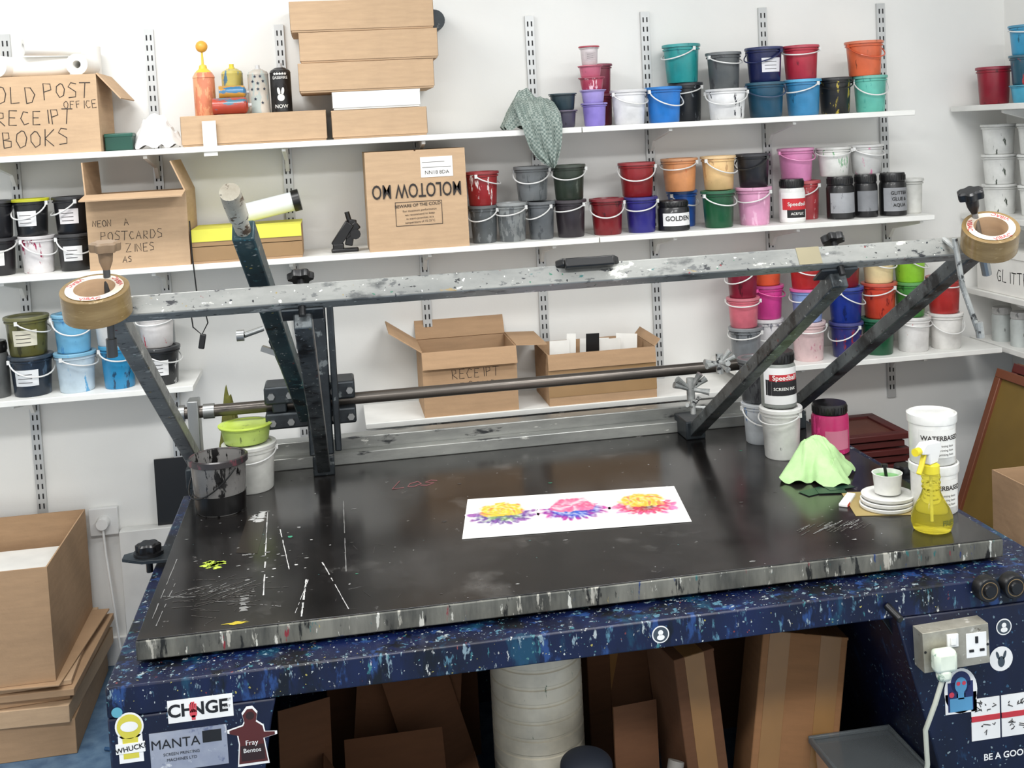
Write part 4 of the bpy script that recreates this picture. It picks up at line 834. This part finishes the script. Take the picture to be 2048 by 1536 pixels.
r=thing('wall_socket','white wall socket with plugged white cable','socket',(-.79,-.012,.63)); mesh('socket_plate',MB().bb(-.045,.045,-.01,.012,-.045,.045),k_w,.003,parent=r); mesh('plug',MB().lathe([(0,.04),(.018,.04),(.022,.01),(.022,0)],20,0,M.Rotation(pi/2,4,'X')),k_w,parent=r)
mesh('cable',MB().tube([(0,-.03,-.01),(.005,-.035,-.1),(.02,-.05,-.25),(.03,-.05,-.4),(.05,-.05,-.46)],.004,8),k_w,parent=r)
for i,(c,pts) in enumerate([((30,60,60),[(-.9,-.62),(-.75,-.66),(-.66,-.7),(-.6,-.8),(-.66,-.95),(-.8,-.9)]),((225,225,225),[(-.8,-.75),(-.7,-.78),(-.64,-.85),(-.7,-1.0),(-.85,-1.05)]),((40,80,120),[(-.72,-.55),(-.6,-.6),(-.56,-.75),(-.6,-.95)])]):
    single('floor_cable','loose cable coiled on blue floor','cable',MB().tube([(x,y,FZ+.006) for x,y in pts],.005,8),plain(c,.4),group='cables on the floor')
single('olive_cloth','olive green fabric bundle behind press hinge','cloth',heap(.05,.03,.26,5.5,px=0,py=0,pk=.55,sh=2.2),cloth((112,112,60)),(-.335,-.415,.851))
# ------------------------------------------------------------ under the press
def closed(x,y,z,w,d,h,rot,lab,mat=m_card_shade,g='cartons under the press',tapes=(0,)):
    r=thing('shipping_carton',lab,'box',(x,y,z),rot,g)
    mesh('box_body',MB().bb(-w/2,w/2,-d/2,d/2,0,h),mat,.003,parent=r)
    mb=MB()
    for tx in tapes: mb.bb(tx-.024,tx+.024,-d/2-.001,-d/2,0,h).bb(tx-.024,tx+.024,-d/2,d/2,h,h+.001)
    mesh('packing_tape',mb,plain((134,98,56),.3),parent=r)
    mesh('top_flap',MB().bb(-w/2,-.004,-d/2,d/2,h,h+.0008).bb(.004,w/2,-d/2,d/2,h,h+.0008).bb(-w/2,w/2,-d/2-.0008,-d/2,h-.005,h),mat,parent=r)
closed(.61,-.95,FZ,.17,.26,.44,(0,0,.2),'shade-darkened brown shipping carton under press')
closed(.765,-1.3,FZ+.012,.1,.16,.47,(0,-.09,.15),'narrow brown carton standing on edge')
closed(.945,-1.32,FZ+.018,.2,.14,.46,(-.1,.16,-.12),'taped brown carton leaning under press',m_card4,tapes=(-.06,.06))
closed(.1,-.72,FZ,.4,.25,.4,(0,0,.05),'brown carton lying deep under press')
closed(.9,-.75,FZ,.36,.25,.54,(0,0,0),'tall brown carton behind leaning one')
single('storage_carton_lid','shade-darkened flattened carton lid leaning under press','cardboard',MB().bb(-.07,.07,-.003,.003,0,.38),m_card_shade,(1.13,-1.1,FZ),(-.12,-.06,.2))
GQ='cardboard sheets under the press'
for i,(x,y,z_,w,h,rot,m_) in enumerate([(.59,-1.4,FZ,.12,.36,(-.2,.14,.35),m_card_shade),(.67,-1.12,FZ,.1,.44,(-.1,-.06,-.2),m_card_shade),(.22,-1.08,FZ,.16,.42,(-.2,-.25,.1),m_card_shade),(-.14,-1.28,FZ,.13,.4,(-.15,.1,.5),m_card_shade),(.08,-1.05,FZ,.26,.46,(-.18,.1,-.1),m_card_shade)]):
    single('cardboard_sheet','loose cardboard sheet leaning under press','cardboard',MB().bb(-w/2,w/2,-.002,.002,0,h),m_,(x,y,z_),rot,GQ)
open_carton(-.05,.18,-1.42,-1.22,FZ,.34,'open shade-darkened carton with loose flaps under press',m_card_shade,[('F',20,.1),('R',30,.08),('L',60,.1),('B',50,.1)],name='open_carton')
mb=MB(); prof=[(0,0),(.1,0)]
for i in range(14): prof+=[(.108,.01+.04*i),(.108,.04+.04*i),(.105,.042+.04*i),(.105,.047+.04*i)]
prof+=[(.11,.575),(.11,.6),(0,.6)]
single('ribbed_drum','tall white ribbed plastic drum under press','drum',mb.lathe(prof,40),plastic((210,202,182),(96,110,84),amt=.64),(.405,-1.2,FZ))
single('dark_roll','dark round topped roll standing before white drum','roll',MB().lathe([(0,0),(.058,0),(.058,.27)]+[(.058*cos(pi/2*i/8),.27+.03*sin(pi/2*i/8)) for i in range(1,8)]+[(0,.3)],36),plain((22,28,40),.7),(.475,-1.4,FZ))
r=thing('storage_tub','clear plastic storage tub with lid under press','tub',(1.1,-1.48,FZ))
mesh('tub_body',MB().prism([(-.075,0),(.075,0),(.092,.235),(-.092,.235)],-.09,.09,'y'),plain((150,158,162),.12,0,.8),.01,parent=r)
mesh('lid',MB().bb(-.1,.1,-.1,.1,.235,.243).bb(-.1,.1,-.1,-.092,.243,.252).bb(-.1,.1,.092,.1,.243,.252).bb(-.1,-.092,-.092,.092,.243,.252).bb(.092,.1,-.092,.092,.243,.252),plain((150,158,162),.15,0,.7),.002,parent=r)
for i,(x,y,zz,w,h,rx,rz,c) in enumerate([(.02,-1.5,.38,.16,.1,-1.2,.5,(150,150,148)),(.2,-1.53,.36,.14,.08,-1.15,-.4,(44,44,48)),(-.12,-1.5,.4,.1,.1,-1.1,.9,(90,74,58)),(.27,-1.5,.35,.1,.1,-1.0,.3,(120,118,112))]):
    single('scrap_sheet','loose paper sheet lying under press','paper',MB().bb(-w/2,w/2,-.001,.001,0,h),plain(c,.7),(x,y,zz),(rx,0,rz),'loose sheets under the press')
for i,(x0,y0,z0,x1,y1,z1_,c) in enumerate([(.55,-1.5,FZ+.02,.6,-1.4,.38,(110,110,106)),(.6,-1.48,FZ+.02,.68,-1.4,.4,(120,116,110)),(.3,-1.45,FZ+.02,.27,-1.38,.34,(60,50,40))]):
    single('paper_roll','narrow paper roll leaning under press','roll',MB().tube([(x0,y0,z0),(x1,y1,z1_)],.018,16),plain(c,.7),group='paper rolls under the press')
# ------------------------------------------------------------ right corner: screens
m_redf=plain((84,30,28),.5); m_mesh=plain((96,52,40),.6)
def screen(name,loc,rot,w,h,t,lab,g,mm=m_mesh,fr=.035,fm=m_redf):
    r=thing(name,lab,'screen frame',loc,rot,g)
    mesh('frame',MB().bb(0,w,-t/2,t/2,0,fr).bb(0,w,-t/2,t/2,h-fr,h).bb(0,fr,-t/2,t/2,fr,h-fr).bb(w-fr,w,-t/2,t/2,fr,h-fr),fm,.002,parent=r)
    mesh('screen_mesh',MB().bb(fr,w-fr,-.002,.002,fr,h-fr),mm,parent=r)
for i in range(4):
    screen('leaning_screen',(1.91+.036*i,-.3+.0*i-.03*(i%2),FZ+.012),(-.35,0,-pi/2),.5,.82+.01*((i*2)%3),.026,['tall brown framed print screen with olive mesh leaning','red framed print screen leaning behind another'][i>0],'leaning print screens',[plain((120,96,44),.6),plain((96,84,40),.6)][i%2],.03,[plain((116,66,44),.5),plain((90,34,30),.5),plain((130,84,56),.5)][i%3])
for i in range(23):
    screen('stacked_screen',(1.59+.012*(i%3)+.006*(i%5),-.31+.008*(i%2),FZ+.012+.0262*i),(-pi/2,0,0),.24,.27,.02,'dark red wooden screen frame in stack','stacked screen frames')
r=open_carton(1.80,2.06,-1.08,-.86,FZ,.79,'tall brown carton with red and white label',m_card2,[('F',-80,.03)])
mesh('red_label',MB().bb(-.124,-.094,-.1122,-.1105,.36,.54).text('FRAGILE',.032,(-.109,-.1127,.45),(pi/2,-pi/2,0),1,.02),[plain((190,50,46),.5),k_w],parent=r)
# ------------------------------------------------------------ lights
def area(name,loc,sx,sy,e,rot=(0,0,0)):
    l=bpy.data.lights.new(name,'AREA'); l.shape='RECTANGLE'; l.size=sx; l.size_y=sy; l.energy=e; l.color=(1,.995,.98)
    o=bpy.data.objects.new(name,l); COL.objects.link(o); o.location=loc; o.rotation_euler=rot; return o
for i,(x,y,e) in enumerate([(-.8,-1.05,28),(1.2,-1.7,29),(-.5,-3.2,50),(1.2,-3.4,46)]):
    r=thing('ceiling_light','white rectangular ceiling light panel','light',(x,y,CZ-.02),group='ceiling light panels')
    mesh('housing',MB().bb(-.6,.6,-.15,.15,-.01,.02),m_paper,.004,parent=r)
    area('lamp',(x,y,CZ-.045),1.15,.28,e)
w=bpy.data.worlds.new('w'); S.world=w; w.use_nodes=True; w.node_tree.nodes['Background'].inputs[0].default_value=(1,.992,.975,1); w.node_tree.nodes['Background'].inputs[1].default_value=1.3
# ------------------------------------------------------------ camera
cam=bpy.data.cameras.new('camera'); co=bpy.data.objects.new('camera',cam); COL.objects.link(co)
right=V((.98557,-.16133,-.05127)); up=V((.06103,.05612,.99656)); back=-V((.15790,.98531,-.06515))
R=M((right,up,back)).transposed(); co.matrix_world=M.Translation((0,-3.733,1.82))@R.to_4x4()
cam.sensor_width=36; cam.lens=39.37; cam.shift_y=-.1761; cam.clip_start=.05; cam.clip_end=50
S.camera=co
S.view_settings.view_transform='Standard'; S.view_settings.look='None'
